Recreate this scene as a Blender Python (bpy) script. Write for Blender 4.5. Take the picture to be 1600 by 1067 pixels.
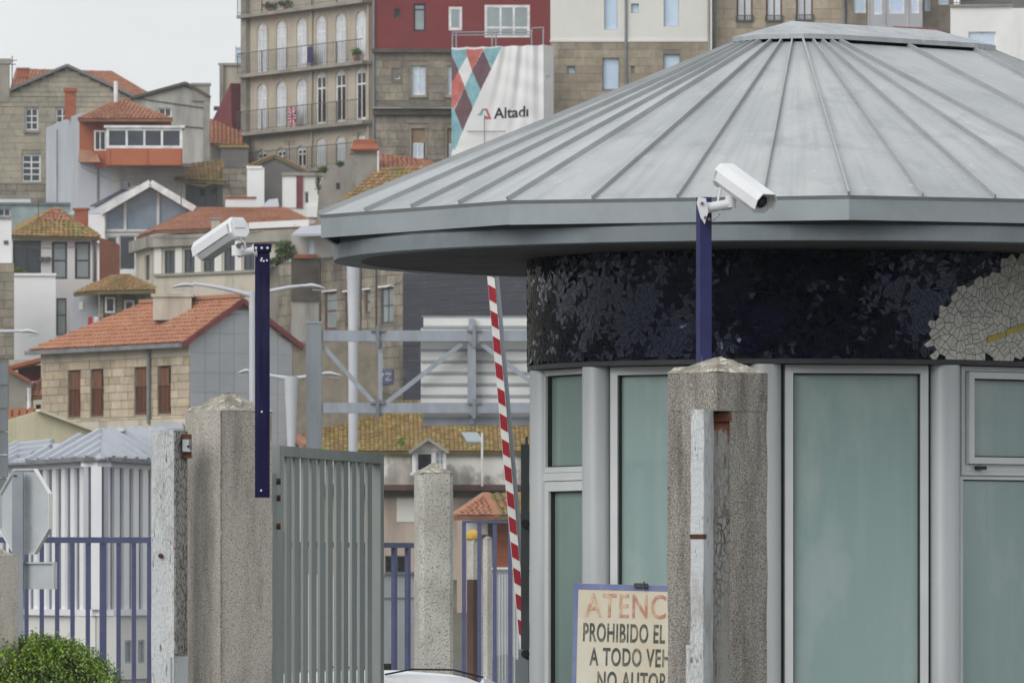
import bpy, bmesh, math, random
from mathutils import Vector, Matrix
random.seed(7)
R_ = math.radians
sc = bpy.context.scene
for o in list(bpy.data.objects): bpy.data.objects.remove(o)
COL = sc.collection
# ------------------------------------------------------------------ camera
F, HZ, CX, CZ = 11500.0, 915.0, 800.0, 1.8     # focal length in photo pixels, horizon row, centre column, eye height
cam = bpy.data.cameras.new('camera'); camo = bpy.data.objects.new('camera', cam); COL.objects.link(camo)
camo.location = (0, 0, CZ); camo.rotation_euler = (R_(90), 0, 0)
cam.sensor_width = 36; cam.sensor_fit = 'HORIZONTAL'; cam.lens = 36*F/1600
cam.shift_y = (HZ-533.5)/1600; cam.clip_start = 1; cam.clip_end = 6000
cam.dof.use_dof = True; cam.dof.focus_distance = 33; cam.dof.aperture_fstop = 36
sc.camera = camo
# ------------------------------------------------------------------ world: overcast
w = bpy.data.worlds.new('World'); sc.world = w; w.use_nodes = True
nt = w.node_tree; nt.nodes.clear()
SUN_AZ, SUN_EL = R_(-142), R_(33)      # azimuth from +Y towards +X: behind the camera, to the left
out = nt.nodes.new('ShaderNodeOutputWorld'); bg = nt.nodes.new('ShaderNodeBackground'); bg.inputs[1].default_value = 0.1
sky = nt.nodes.new('ShaderNodeTexSky'); sky.sky_type = 'NISHITA'; sky.sun_disc = False
sky.sun_elevation = SUN_EL; sky.sun_rotation = SUN_AZ
tc = nt.nodes.new('ShaderNodeTexCoord'); mp = nt.nodes.new('ShaderNodeMapping'); mp.inputs['Scale'].default_value = (1, 1, 2.2)
nz = nt.nodes.new('ShaderNodeTexNoise'); nz.inputs['Scale'].default_value = 9; nz.inputs['Detail'].default_value = 5
rp = nt.nodes.new('ShaderNodeValToRGB')
rp.color_ramp.elements[0].position = .38; rp.color_ramp.elements[0].color = (.69, .715, .735, 1)
rp.color_ramp.elements[1].position = .64; rp.color_ramp.elements[1].color = (.84, .855, .86, 1)
ml = nt.nodes.new('ShaderNodeVectorMath'); ml.operation = 'SCALE'; ml.inputs['Scale'].default_value = 10.0
mx = nt.nodes.new('ShaderNodeMix'); mx.data_type = 'RGBA'; mx.inputs['Factor'].default_value = .93
L = nt.links.new
L(tc.outputs['Generated'], mp.inputs[0]); L(mp.outputs[0], nz.inputs['Vector']); L(nz.outputs[0], rp.inputs[0])
L(rp.outputs[0], ml.inputs[0]); L(sky.outputs[0], mx.inputs[6]); L(ml.outputs[0], mx.inputs[7])
L(mx.outputs[2], bg.inputs[0]); L(bg.outputs[0], out.inputs[0])
sl = bpy.data.lights.new('sun', 'SUN'); sl.energy = 1.5; sl.angle = R_(45); sl.color = (1, .97, .93)
so = bpy.data.objects.new('sun', sl); COL.objects.link(so)
sd = Vector((math.sin(SUN_AZ)*math.cos(SUN_EL), math.cos(SUN_AZ)*math.cos(SUN_EL), math.sin(SUN_EL)))
so.rotation_euler = (-sd).to_track_quat('-Z', 'Y').to_euler(); so.location = sd*200
vs = sc.view_settings; vs.view_transform = 'Standard'; vs.look = 'None'; vs.exposure = 0.16; vs.gamma = 1; vs.use_curve_mapping = False

# ------------------------------------------------------------------ helpers
def P(px, py, Y): return Vector(((px-CX)/F*Y, Y, CZ+(HZ-py)/F*Y))
def proj(v): return (CX+v[0]/v[1]*F, HZ-(v[2]-CZ)/v[1]*F)
def lin(c, k=1.0): return tuple(k*((x/255)/12.92 if x/255 <= .04045 else ((x/255+.055)/1.055)**2.4) for x in c)
TER = [(-1e4, 0), (172, 0), (230, 2), (275, 8), (300, 11), (345, 17), (420, 26), (700, 38), (3000, 45), (1e5, 45)]
def H(Y):
    for (a, za), (b, zb) in zip(TER, TER[1:]):
        if Y <= b: return za+(zb-za)*(Y-a)/(b-a)
class MB:
    def __init__(s): s.v = []; s.f = []; s.m = []
    def face(s, pts, m=0):
        n = len(s.v); s.v += [Vector(p) for p in pts]; s.f.append(tuple(range(n, n+len(pts)))); s.m.append(m)
    def mesh(s, vs_, fs, m=0):
        n = len(s.v); s.v += [Vector(p) for p in vs_]
        for f in fs: s.f.append(tuple(i+n for i in f)); s.m.append(m)
    def hexa(s, p, m=0):   # p: 4 bottom + 4 top
        s.mesh(p, [(3, 2, 1, 0), (4, 5, 6, 7), (0, 1, 5, 4), (1, 2, 6, 5), (2, 3, 7, 6), (3, 0, 4, 7)], m)
    def box(s, x0, x1, y0, y1, z0, z1, m=0):
        s.hexa([(x0, y0, z0), (x1, y0, z0), (x1, y1, z0), (x0, y1, z0), (x0, y0, z1), (x1, y0, z1), (x1, y1, z1), (x0, y1, z1)], m)
    def bar(s, a, b, wd, ht, up=(0, 0, 1), m=0):     # rectangular bar from a to b
        a, b = Vector(a), Vector(b); d = (b-a).normalized(); up = Vector(up)
        sx = d.cross(up)
        if sx.length < 1e-4: sx = d.cross(Vector((0, 1, 0)))
        sx.normalize(); uz = sx.cross(d); sx = sx*wd/2; uz = uz*ht/2
        s.hexa([a-sx-uz, a+sx-uz, b+sx-uz, b-sx-uz, a-sx+uz, a+sx+uz, b+sx+uz, b-sx+uz], m)
    def tube(s, pts, r, n=10, cap=True, m=0):
        pts = [Vector(p) for p in pts]; rs = r if isinstance(r, (list, tuple)) else [r]*len(pts)
        base = len(s.v)
        for i, p in enumerate(pts):
            d = (pts[min(i+1, len(pts)-1)]-pts[max(i-1, 0)]).normalized()
            a = d.orthogonal().normalized() if abs(d.z) < .95 else Vector((1, 0, 0)); a = (a-d*a.dot(d)).normalized(); b = d.cross(a)
            for k in range(n):
                t = 2*math.pi*k/n; s.v.append(p+(a*math.cos(t)+b*math.sin(t))*rs[i])
        for i in range(len(pts)-1):
            for k in range(n):
                k2 = (k+1) % n
                s.f.append((base+i*n+k, base+i*n+k2, base+(i+1)*n+k2, base+(i+1)*n+k)); s.m.append(m)
        if cap:
            s.f.append(tuple(base+k for k in reversed(range(n)))); s.m.append(m)
            s.f.append(tuple(base+(len(pts)-1)*n+k for k in range(n))); s.m.append(m)
    def loft(s, rings, m=0, cap=True):
        base = len(s.v); n = len(rings[0])
        for r in rings: s.v += [Vector(p) for p in r]
        for i in range(len(rings)-1):
            for k in range(n):
                k2 = (k+1) % n; s.f.append((base+i*n+k, base+i*n+k2, base+(i+1)*n+k2, base+(i+1)*n+k)); s.m.append(m)
        if cap:
            s.f.append(tuple(base+k for k in reversed(range(n)))); s.m.append(m)
            s.f.append(tuple(base+(len(rings)-1)*n+k for k in range(n))); s.m.append(m)
    def slab(s, pts, t, m=0):   # polygon thickened against its normal
        pts = [Vector(p) for p in pts]; nrm = Vector()
        for i in range(len(pts)):
            a, b = pts[i], pts[(i+1) % len(pts)]; nrm += a.cross(b)
        nrm.normalize()
        if nrm.z < 0 or (abs(nrm.z) < 1e-3 and nrm.y > 0): nrm = -nrm; pts.reverse()
        s.loft([[p-nrm*t for p in pts], pts], m)
    def build(s, name, mats, parent=None, smooth=False, stuff=False):
        off = ORG.get(parent.name, Vector()) if parent else Vector()
        me = bpy.data.meshes.new(name); me.from_pydata([tuple(v-off) for v in s.v], [], s.f)
        mats = mats if isinstance(mats, (list, tuple)) else [mats]
        for q in mats: me.materials.append(q)
        if len(mats) > 1: me.polygons.foreach_set('material_index', s.m)
        if smooth:
            me.polygons.foreach_set('use_smooth', [True]*len(s.f))
            try: me.set_sharp_from_angle(angle=R_(40))
            except Exception: pass
        me.update()
        o = bpy.data.objects.new(name, me); COL.objects.link(o)
        if parent: o.parent = parent; ORG[o.name] = off
        if stuff: o['kind'] = 'stuff'
        return o
ORG = {}
def thing(name, label, cat, loc, group=None):
    o = bpy.data.objects.new(name, None); COL.objects.link(o); o.location = loc; o.empty_display_size = .3
    o['label'] = label; o['category'] = cat; o['kind'] = 'thing'
    if group: o['group'] = group
    ORG[o.name] = Vector(loc); return o
def structure(o): o['kind'] = 'structure'; return o

class Fac:      # a vertical plane through two plan points; u runs left to right, d into the building
    def __init__(s, a, b): s.A = Vector((a[0], a[1])); B = Vector((b[0], b[1])); s.W = (B-s.A).length; s.U = (B-s.A).normalized(); s.N = Vector((-s.U.y, s.U.x)); s.ang = math.atan2(s.U.y, s.U.x)
    @staticmethod
    def px(pl, Yl, pr, Yr):
        if Yl > 200 and abs(Yl-Yr) < 2.6:      # houses that face the road squarely along the line of sight
            k = ((pr if pr < 800 else pl)-CX)/F; dx = (pr-pl)/F*Yl; Yr = Yl-k*dx*1.02
        return Fac(((pl-CX)/F*Yl, Yl), ((pr-CX)/F*Yr, Yr))
    def uz(s, px, py):
        r = (px-CX)/F; t = (r*s.A.y-s.A.x)/(s.U.x-r*s.U.y); y = s.A.y+t*s.U.y
        return t, CZ+(HZ-py)/F*y
    def rect(s, x0, y0, x1, y1):
        xm = (x0+x1)/2; return (s.uz(x0, 0)[0], s.uz(x1, 0)[0], s.uz(xm, y1)[1], s.uz(xm, y0)[1])
    def w(s, u, d, z): q = s.A+s.U*u+s.N*d; return Vector((q.x, q.y, z))
    def at(s, px, py, d=0):
        u, z = s.uz(px, py); return s.w(u, d, z)
    def box(s, mb, u0, u1, d0, d1, z0, z1, m=0):
        mb.hexa([s.w(u0, d0, z0), s.w(u1, d0, z0), s.w(u1, d1, z0), s.w(u0, d1, z0), s.w(u0, d0, z1), s.w(u1, d0, z1), s.w(u1, d1, z1), s.w(u0, d1, z1)], m)

def facade(root, fac, u0, u1, z0, z1, ops, mat, name='wall', depth=6, rec=.18, gable=None, arch=False, d=0, top=True):
    """wall block whose front has real openings; gable = list of (u,z) above z1"""
    mb = MB(); us = sorted({u0, u1}|{max(u0, min(u1, x)) for o in ops for x in o[:2]}); zs = sorted({z0, z1}|{max(z0, min(z1, x)) for o in ops for x in o[2:4]})
    for a, b in zip(us, us[1:]):
        for c, e in zip(zs, zs[1:]):
            um, zm = (a+b)/2, (c+e)/2
            if b-a < 1e-5 or e-c < 1e-5 or any(o[0] < um < o[1] and o[2] < zm < o[3] for o in ops): continue
            mb.face([fac.w(a, d, c), fac.w(b, d, c), fac.w(b, d, e), fac.w(a, d, e)])
    for o in ops:
        a, b, c, e = o[:4]; q = d+rec
        mb.face([fac.w(a, d, c), fac.w(a, q, c), fac.w(a, q, e), fac.w(a, d, e)]); mb.face([fac.w(b, q, c), fac.w(b, d, c), fac.w(b, d, e), fac.w(b, q, e)])
        mb.face([fac.w(a, d, c), fac.w(b, d, c), fac.w(b, q, c), fac.w(a, q, c)]); mb.face([fac.w(a, d, e), fac.w(a, q, e), fac.w(b, q, e), fac.w(b, d, e)])
        mb.face([fac.w(a, q, c), fac.w(b, q, c), fac.w(b, q, e), fac.w(a, q, e)])
        if len(o) > 4 and o[4]:          # segmental head: spandrels fill the corners
            n = 8; um = (a+b)/2; hw = (b-a)/2; rz = o[4]
            arc = [(um-hw*math.cos(math.pi*k/n), e-rz+rz*math.sin(math.pi*k/n)) for k in range(n+1)]
            for (ua, za), (ub, zb) in zip(arc, arc[1:]):
                mb.face([fac.w(ua, d, za), fac.w(ub, d, zb), fac.w(ub, d, e), fac.w(ua, d, e)])
                mb.face([fac.w(ua, d, za), fac.w(ua, q, za), fac.w(ub, q, zb), fac.w(ub, d, zb)])
    D = d+depth
    mb.face([fac.w(u0, D, z0), fac.w(u0, d, z0), fac.w(u0, d, z1), fac.w(u0, D, z1)]); mb.face([fac.w(u1, d, z0), fac.w(u1, D, z0), fac.w(u1, D, z1), fac.w(u1, d, z1)])
    mb.face([fac.w(u1, D, z0), fac.w(u0, D, z0), fac.w(u0, D, z1), fac.w(u1, D, z1)])
    if gable:
        pts = [(u1, z1)]+list(reversed(gable))+[(u0, z1)]
        mb.face([fac.w(u, d, z) for u, z in reversed(pts)]); mb.face([fac.w(u, D, z) for u, z in pts])
        for (a, b), (c, e) in zip(pts, pts[1:]): mb.face([fac.w(a, d, b), fac.w(a, D, b), fac.w(c, D, e), fac.w(c, d, e)])
    elif top: mb.face([fac.w(u0, d, z1), fac.w(u1, d, z1), fac.w(u1, D, z1), fac.w(u0, D, z1)])
    return mb.build(name, mat, root)

def window(root, fac, r, fmat, pmat, nx=1, nz=1, fw=.07, rec=.12, sill=None, name='window', split=True, d=0, hole=None):
    a, b, c, e = r[:4]; mb = MB(); q0, q1 = d+rec-.06, d+rec
    az = r[4] if len(r) > 4 and r[4] else 0
    fac.box(mb, a, a+fw, q0, q1, c, e); fac.box(mb, b-fw, b, q0, q1, c, e); fac.box(mb, a+fw, b-fw, q0, q1, c, c+fw); fac.box(mb, a+fw, b-fw, q0, q1, e-fw-az*.5, e)
    iw, ih = (b-a-2*fw), (e-c-2*fw-az*.5); m = fw*.8
    for i in range(1, nx):
        u = a+fw+iw*i/nx; fac.box(mb, u-m/2, u+m/2, q0+.004, q1-.004, c+fw, e-fw-az*.5)
    zz = nz if isinstance(nz, (list, tuple)) else [k/nz for k in range(1, nz)]
    for t in zz:
        z = c+fw+ih*t; fac.box(mb, a+fw, b-fw, q0+.008, q1-.008, z-m/2, z+m/2)
    o = mb.build(name, fmat, root)
    zc = [c+fw]+[c+fw+ih*t for t in zz]+[e-fw-az*.5]; uc = [a+fw+iw*i/nx for i in range(nx+1)]
    if split and len(zc)*len(uc) <= 20:
        for i in range(nx):
            for k in range(len(zc)-1):
                p = MB(); fac.box(p, uc[i], uc[i+1], q1-.035, q1-.025, zc[k], zc[k+1]); p.build('pane', pmat, o)
    else:
        p = MB(); fac.box(p, a+fw, b-fw, q1-.035, q1-.025, c+fw, e-fw); p.build('pane', pmat, o)
    if sill:
        p = MB(); fac.box(p, a-.08, b+.08, d-.09, d+.05, c-.12, c-.002); p.build('sill', sill, o)
    return o

_unit = None
def unit():
    global _unit
    if _unit is None:
        bm = bmesh.new(); bmesh.ops.create_cube(bm, size=1); _unit = bpy.data.meshes.new('block'); bm.to_mesh(_unit); bm.free()
    return _unit
_um = {}
def ublock(m):
    if m.name not in _um:
        me = unit().copy(); me.materials.append(m); _um[m.name] = me
    return _um[m.name]
def stones(root, fac, u0, u1, z0, z1, ops, hh, ww, mat, proud=.03, name='stone_block', limit=290, d=0, gable=None, joint=.018):
    off = ORG[root.name]; n = 0; rest = MB(); z = z1; cnt = 0
    while z > z0+.05:
        h = min(hh*random.uniform(.9, 1.1), z-z0); zb = z-h; zm = (z+zb)/2
        cuts = sorted([(o[0], o[1]) for o in ops if o[2] < z-.1*h and o[3] > zb+.1*h])
        segs = []; p = u0
        for a, b in cuts:
            if a > p+.05: segs.append((p, min(a, u1)))
            p = max(p, b)
        if p < u1-.05: segs.append((p, u1))
        for a, b in segs:
            x = a; first = True
            while x < b-.01:
                wd = ww*random.uniform(.65, 1.35)*(random.uniform(.4, .8) if first else 1); first = False
                if b-(x+wd) < ww*.4: wd = b-x
                pr = proud*random.uniform(.6, 1.3)
                ua, ub = x+joint/2, x+wd-joint/2
                if cnt < limit:
                    o = bpy.data.objects.new(name, ublock(mat)); COL.objects.link(o); o.parent = root
                    o.location = fac.w((ua+ub)/2, d-pr/2+.01, zm)-off; o.rotation_euler = (0, 0, fac.ang); o.scale = (ub-ua, pr+.02, h-joint)
                    cnt += 1
                else: fac.box(rest, ua, ub, d-pr, d+.01, zb+joint/2, z-joint/2)
                x += wd
        z = zb
    if rest.v: rest.build('far_stone_blocks', mat, root, stuff=True)

def tiles(root, a, b, c, d, mat, tw=.2, th=.3, name='roof_tiles', slabmat=None, r=.045):
    """barrel tiles over the quad a-b (eave) d-c (ridge)"""
    a, b, c, d = map(Vector, (a, b, c, d)); mb = MB(); nrm = (b-a).cross(d-a).normalized()
    if nrm.z < 0: nrm = -nrm
    rows = max(2, int(((d-a).length+(c-b).length)/2/th))
    for i in range(rows):
        t0, t1 = i/rows, min(1, (i+1.12)/rows); l0, l1 = a.lerp(d, t0), a.lerp(d, t1); r0, r1 = b.lerp(c, t0), b.lerp(c, t1)
        n = max(1, round((r0-l0).length/tw))
        for k in range(n):
            p0, q0 = l0.lerp(r0, (k+.02)/n), l0.lerp(r0, (k+.98)/n); p1, q1 = l1.lerp(r1, (k+.05)/n), l1.lerp(r1, (k+.95)/n)
            lift = nrm*(.035+random.uniform(-.008, .012)); vs_ = []
            sh = (d-a).normalized()*random.uniform(-.02, .02)
            for (p, q, lf, rr) in ((p0, q0, lift, r), (p1, q1, nrm*.01, r*.75)):
                for j in range(5):
                    t = j/4; vs_.append(p.lerp(q, t)+nrm*(math.sin(math.pi*t)*rr)+lf+sh)
            fs = [(j, j+1, j+6, j+5) for j in range(4)]+[(0, 1, 2, 3, 4)]
            mb.mesh(vs_, fs)
    o = mb.build(name, mat, root, stuff=True)
    sb = MB(); sb.slab([a, b, c, d] if (c-d).length > .01 else [a, b, c], .12); sb.build('roof', slabmat or M['moss_base' if mat.name in ('tile_mossy', 'tile_yellow') else 'roof_base'], root)
    return o
def foliage(mb, c, rad, n, size, shell=.5):
    c = Vector(c)
    for _ in range(n):
        v = Vector((random.gauss(0, 1), random.gauss(0, 1), random.gauss(0, 1))).normalized()
        rr = random.uniform(shell, 1)*(1+.12*math.sin(v.x*7+c.x)*math.cos(v.z*6+v.y*5))
        p = c+Vector((v.x*rad[0], v.y*rad[1], v.z*rad[2]))*rr
        q = Matrix.Rotation(random.uniform(0, 6.28), 3, 'Z') @ Matrix.Rotation(random.uniform(-1.1, 1.1), 3, 'X') @ Matrix.Rotation(random.uniform(-.8, .8), 3, 'Y')
        s = size*random.uniform(.6, 1.3)
        mb.face([p+q@Vector((0, -s, 0)), p+q@Vector((s*.45, 0, .15*s)), p+q@Vector((0, s, 0)), p+q@Vector((-s*.45, 0, .15*s))])
def ring_text(s, size, loc, U, V, mat, name, parent, bold=0.0, xs=1.0, depth=.004, warp=None, space=1.0, align='LEFT'):
    cu = bpy.data.curves.new('t', 'FONT'); cu.body = s; cu.size = size; cu.offset = bold; cu.extrude = depth; cu.space_character = space; cu.align_x = align
    ob = bpy.data.objects.new('t', cu); COL.objects.link(ob); dg = bpy.context.evaluated_depsgraph_get(); dg.update()
    me = bpy.data.meshes.new_from_object(ob.evaluated_get(dg)); bpy.data.objects.remove(ob)
    Nn = Vector(U).cross(Vector(V)); off = ORG.get(parent.name, Vector())
    for v in me.vertices:
        x, y, z = v.co; q = Vector(loc)+Vector(U)*x*xs+Vector(V)*y+Nn*z
        if warp: q = warp(q)
        v.co = q-off
    me.materials.clear(); me.materials.append(mat); me.name = name
    o = bpy.data.objects.new(name, me); COL.objects.link(o); o.parent = parent; ORG[o.name] = off; return o

# ------------------------------------------------------------------ materials
M = {}
NOK = {'zinc_roof', 'zinc_cap', 'zinc_seam', 'mosaic_dark', 'mosaic_grout', 'navy_post', 'blue_post', 'asphalt', 'hill', 'tile_orange', 'tile_new', 'barrier_red', 'white_cam', 'car_white'}
def mat(key, c, c2=None, scale=2., stretch=(1, 1, 1), rough=.8, metal=0., bump=0., bscale=30., rnd=0., obj=False, con=(.35, .65), spec=.5,
        speck=None, speck2=None, crack=None, coat=0., raw=False, detail=6., sat=None):
    m = bpy.data.materials.new(key); m.use_nodes = True; nt = m.node_tree; N = nt.nodes; L = nt.links.new; bs = N['Principled BSDF']
    kk = 1.0 if key in NOK else 1.2
    lc = (lambda x: x) if raw else (lambda x: tuple(min(.86, v) for v in lin(x, kk)))
    bs.inputs['Roughness'].default_value = rough; bs.inputs['Metallic'].default_value = metal; bs.inputs['Specular IOR Level'].default_value = spec
    bs.inputs['Coat Weight'].default_value = coat
    g = N.new('ShaderNodeNewGeometry'); mp = N.new('ShaderNodeMapping'); mp.inputs['Scale'].default_value = stretch; L(g.outputs['Position'], mp.inputs[0])
    g0 = N.new('ShaderNodeMapping'); L(g.outputs['Position'], g0.inputs[0])
    def noise(sc_, det=detail, vec=None):
        n = N.new('ShaderNodeTexNoise'); n.inputs['Scale'].default_value = sc_; n.inputs['Detail'].default_value = det; n.inputs['Roughness'].default_value = .62; L((vec or mp).outputs[0], n.inputs['Vector']); return n
    def mixc(fac, a, b):
        x = N.new('ShaderNodeMix'); x.data_type = 'RGBA'; L(fac, x.inputs[0])
        for s_, i in ((a, 6), (b, 7)):
            if isinstance(s_, tuple): x.inputs[i].default_value = (*s_, 1)
            else: L(s_, x.inputs[i])
        return x.outputs[2]
    def rng(src, lo, hi, a=0., b=1.):
        r = N.new('ShaderNodeMapRange'); r.inputs[1].default_value = lo; r.inputs[2].default_value = hi; r.inputs[3].default_value = a; r.inputs[4].default_value = b; L(src, r.inputs[0]); return r.outputs[0]
    if c2 is None: c2 = tuple(x*.82 for x in c)
    col = mixc(rng(noise(scale).outputs[0], *con), lc(c), lc(c2))
    for sp in (speck, speck2):
        if sp:      # (colour, scale, lo, hi, stretch, optional strength)
            v = N.new('ShaderNodeMapping'); v.inputs['Scale'].default_value = sp[4]; L(g.outputs['Position'], v.inputs[0])
            col = mixc(rng(noise(sp[1], 4., v).outputs[0], sp[2], sp[3], 0, sp[5] if len(sp) > 5 else 1), col, lc(sp[0]))
    if crack:   # (scale, stretch, width, colour, strength)
        v = N.new('ShaderNodeMapping'); v.inputs['Scale'].default_value = crack[1]; L(g.outputs['Position'], v.inputs[0])
        n2 = noise(crack[0]*.8, 3., v); ad = N.new('ShaderNodeVectorMath'); ad.operation = 'MULTIPLY_ADD'; ad.inputs[1].default_value = (.5/crack[0],)*3; L(n2.outputs['Color'], ad.inputs[0]); L(v.outputs[0], ad.inputs[2])
        vo = N.new('ShaderNodeTexVoronoi'); vo.feature = 'DISTANCE_TO_EDGE'; vo.inputs['Scale'].default_value = crack[0]; L(ad.outputs[0], vo.inputs['Vector'])
        ck = rng(vo.outputs['Distance'], crack[2]*.5, crack[2], crack[4], 0); gate_ = rng(noise(3.1, 3., v).outputs[0], .42, .58); mu = N.new('ShaderNodeMath'); mu.operation = 'MULTIPLY'; L(ck, mu.inputs[0]); L(gate_, mu.inputs[1]); col = mixc(mu.outputs[0], col, lc(crack[3]))
    if rnd:
        if obj: s_ = N.new('ShaderNodeObjectInfo').outputs['Random']
        else: s_ = g.outputs['Random Per Island']
        h = N.new('ShaderNodeHueSaturation'); L(col, h.inputs['Color']); L(rng(s_, 0, 1, 1-rnd, 1+rnd), h.inputs['Value'])
        wn = N.new('ShaderNodeTexWhiteNoise'); wn.noise_dimensions = '1D'; L(s_, wn.inputs['W']); L(rng(wn.outputs[0], 0, 1, 1-rnd*.8, 1+rnd*.8), h.inputs['Saturation'])
        col = h.outputs[0]
    L(col, bs.inputs['Base Color'])
    if bump:
        b = N.new('ShaderNodeBump'); b.inputs['Strength'].default_value = bump; b.inputs['Distance'].default_value = .02; L(noise(bscale, detail, g0).outputs[0], b.inputs['Height']); L(b.outputs[0], bs.inputs['Normal'])
    L(rng(noise(scale*3).outputs[0], .3, .7, max(0, rough-.08), min(1, rough+.08)), bs.inputs['Roughness'])
    M[key] = m; return m
S1 = (1, 1, 1); ST = (1, 1, .12)
mat('asphalt', (88, 87, 84), (78, 77, 74), scale=.5, rough=.9)
mat('hill', (80, 84, 62), (96, 90, 76), scale=.15, rough=1)
mat('zinc_roof', (186, 189, 190), (166, 170, 172), scale=1.3, rough=.5, metal=0., speck=((214, 216, 216), 24, .64, .7, S1, .55), speck2=((140, 145, 148), 5, .52, .7, (1, 1, .4), .5), rnd=.05, obj=True, bump=.12, bscale=5)
mat('zinc_seam', (158, 162, 165), (172, 175, 177), scale=5, rough=.45, metal=.2)
mat('zinc_cap', (180, 184, 188), (152, 158, 162), scale=7, rough=.5, speck=((215, 216, 215), 26, .62, .7, S1, .5), bump=.1)
mat('zinc_fascia', (144, 152, 156), (130, 138, 143), scale=3, rough=.5, metal=.1, speck=((142, 150, 153), 6, .5, .8, (1, 1, .5), .45), rnd=.05, obj=True)
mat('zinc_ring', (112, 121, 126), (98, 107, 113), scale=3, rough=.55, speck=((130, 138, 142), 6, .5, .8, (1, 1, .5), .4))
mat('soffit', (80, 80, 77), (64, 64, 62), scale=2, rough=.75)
mat('alu', (190, 193, 195), (176, 180, 182), scale=2, stretch=(1, 1, .2), rough=.38, metal=.3)
mat('alu_frame', (202, 206, 205), (190, 194, 194), scale=2, rough=.45, metal=.1)
mat('gasket', (40, 44, 46), rough=.7)
mat('frosted', (142, 163, 161), (130, 153, 150), scale=.9, stretch=(1, 1, .5), rough=.1, spec=.5, speck=((160, 174, 171), 9, .48, .8, (1.6, 1.6, .1), .4), speck2=((164, 176, 175), 1.7, .5, .6, (1.4, 1.4, .7), .45), con=(.3, .7))  # pale mottling in the base colour stands in for faint reflections
mat('glint_yellow', (156, 168, 138), (146, 164, 146), scale=14, rough=.3)  # unused tint for a reflected glint put into the colour
mat('rust_light', (142, 84, 52), (110, 64, 42), scale=25, rough=.95)
mat('frosted_door', (122, 142, 137), (110, 130, 125), scale=.8, rough=.06)
mat('mosaic_grout', (22, 22, 26), (38, 38, 40), scale=9, rough=.9)
mat('mosaic_grout_pale', (62, 60, 56), rough=.9)
mat('mosaic_dark', (8, 8, 24), (15, 17, 56), scale=5, rough=.08, rnd=.3, obj=True, spec=.4)
mat('mosaic_white', (202, 200, 192), (186, 184, 176), scale=14, rough=.22, rnd=.06, obj=True)
mat('mosaic_yellow', (190, 172, 40), (170, 150, 40), scale=20, rough=.3)
mat('navy_post', (22, 20, 66), (17, 16, 54), scale=6, rough=.6, spec=.2, speck=((88, 88, 112), 55, .66, .7, (1, 1, .2), .7), speck2=((60, 58, 84), 9, .55, .75, (1, 1, .25), .5))
mat('blue_post', (48, 50, 98), (41, 43, 86), scale=6, rough=.5, spec=.3, speck=((130, 130, 160), 60, .67, .71, (1, 1, .1), .8), speck2=((74, 76, 116), 9, .55, .75, (1, 1, .25), .5))
mat('fence_blue', (80, 85, 118), (72, 77, 108), scale=6, rough=.5)
mat('white_cam', (228, 230, 232), (220, 222, 225), scale=10, rough=.32, coat=.2)
mat('grey_cam', (206, 208, 210), (194, 196, 199), scale=10, rough=.45)
mat('black_glass', (16, 17, 18), rough=.08)
mat('steel_bolt', (120, 112, 104), (96, 84, 72), scale=30, rough=.5, metal=.6)
mat('pebble', (188, 182, 173), (140, 134, 125), scale=11, stretch=(1, 1, .16), con=(.46, .72), rough=.95, bump=.6, bscale=160, speck=((94, 88, 81), 175, .5, .6, S1, .65), speck2=((214, 209, 200), 150, .57, .65, S1, .6))
mat('pebble_dark', (166, 161, 153), (104, 100, 93), scale=12, stretch=(1, 1, .16), con=(.44, .7), rough=.95, bump=.7, bscale=170, speck=((72, 68, 62), 180, .49, .6, S1, .75), speck2=((206, 200, 190), 160, .57, .65, S1, .65))
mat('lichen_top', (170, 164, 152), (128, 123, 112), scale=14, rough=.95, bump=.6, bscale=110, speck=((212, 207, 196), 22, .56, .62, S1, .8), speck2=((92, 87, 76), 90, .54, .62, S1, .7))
mat('pebble_pale', (190, 188, 180), (166, 163, 155), scale=3, rough=.95, bump=.6, bscale=80, speck=((100, 97, 90), 78, .54, .62, S1, .75), speck2=((140, 132, 92), 5, .62, .75, S1, .5))
mat('old_paint', (196, 199, 200), (172, 176, 178), scale=5, stretch=ST, rough=.75, bump=.3, bscale=60, speck=((66, 64, 60), 60, .62, .67, (1, 1, .22), .85), speck2=((132, 127, 118), 8, .55, .72, (1, 1, .4), .65), crack=(95, (1, 1, .22), .1, (96, 94, 90), .4))
mat('old_paint_dirty', (168, 168, 164), (146, 144, 138), scale=6, stretch=ST, rough=.85, bump=.4, bscale=60, speck=((84, 80, 74), 55, .6, .66, (1, 1, .2), .7), speck2=((120, 108, 94), 7, .6, .78, (1, 1, .4), .5), crack=(90, (1, 1, .3), .12, (66, 62, 56), .85))
mat('rust', (104, 62, 40), (66, 44, 34), scale=20, rough=.95, bump=.4, bscale=80)
mat('gate_grey', (138, 144, 141), (126, 132, 129), scale=4, stretch=(1, 1, .2), rough=.5, speck=((160, 158, 150), 30, .68, .74, (1, 1, .2), .6), rnd=.05, obj=True)
mat('galv', (152, 158, 166), (134, 140, 148), scale=3, stretch=(1, 1, .3), rough=.5, metal=.3)
mat('galv_dark', (128, 134, 138), (106, 112, 116), scale=2.2, stretch=(1, 1, .15), rough=.55, metal=.3)
mat('sign_back', (182, 187, 190), (168, 174, 178), scale=3, rough=.55, metal=.15, speck=((130, 136, 142), 12, .62, .72, S1, .4))
mat('sign_white', (214, 214, 210), (198, 199, 196), scale=.6, stretch=(1, 1, 4), rough=.6)
mat('lamp_pale', (186, 188, 194), (172, 175, 180), scale=.6, rough=.5)
mat('barrier_white', (222, 220, 218), (205, 203, 200), scale=6, rough=.5)
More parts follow.
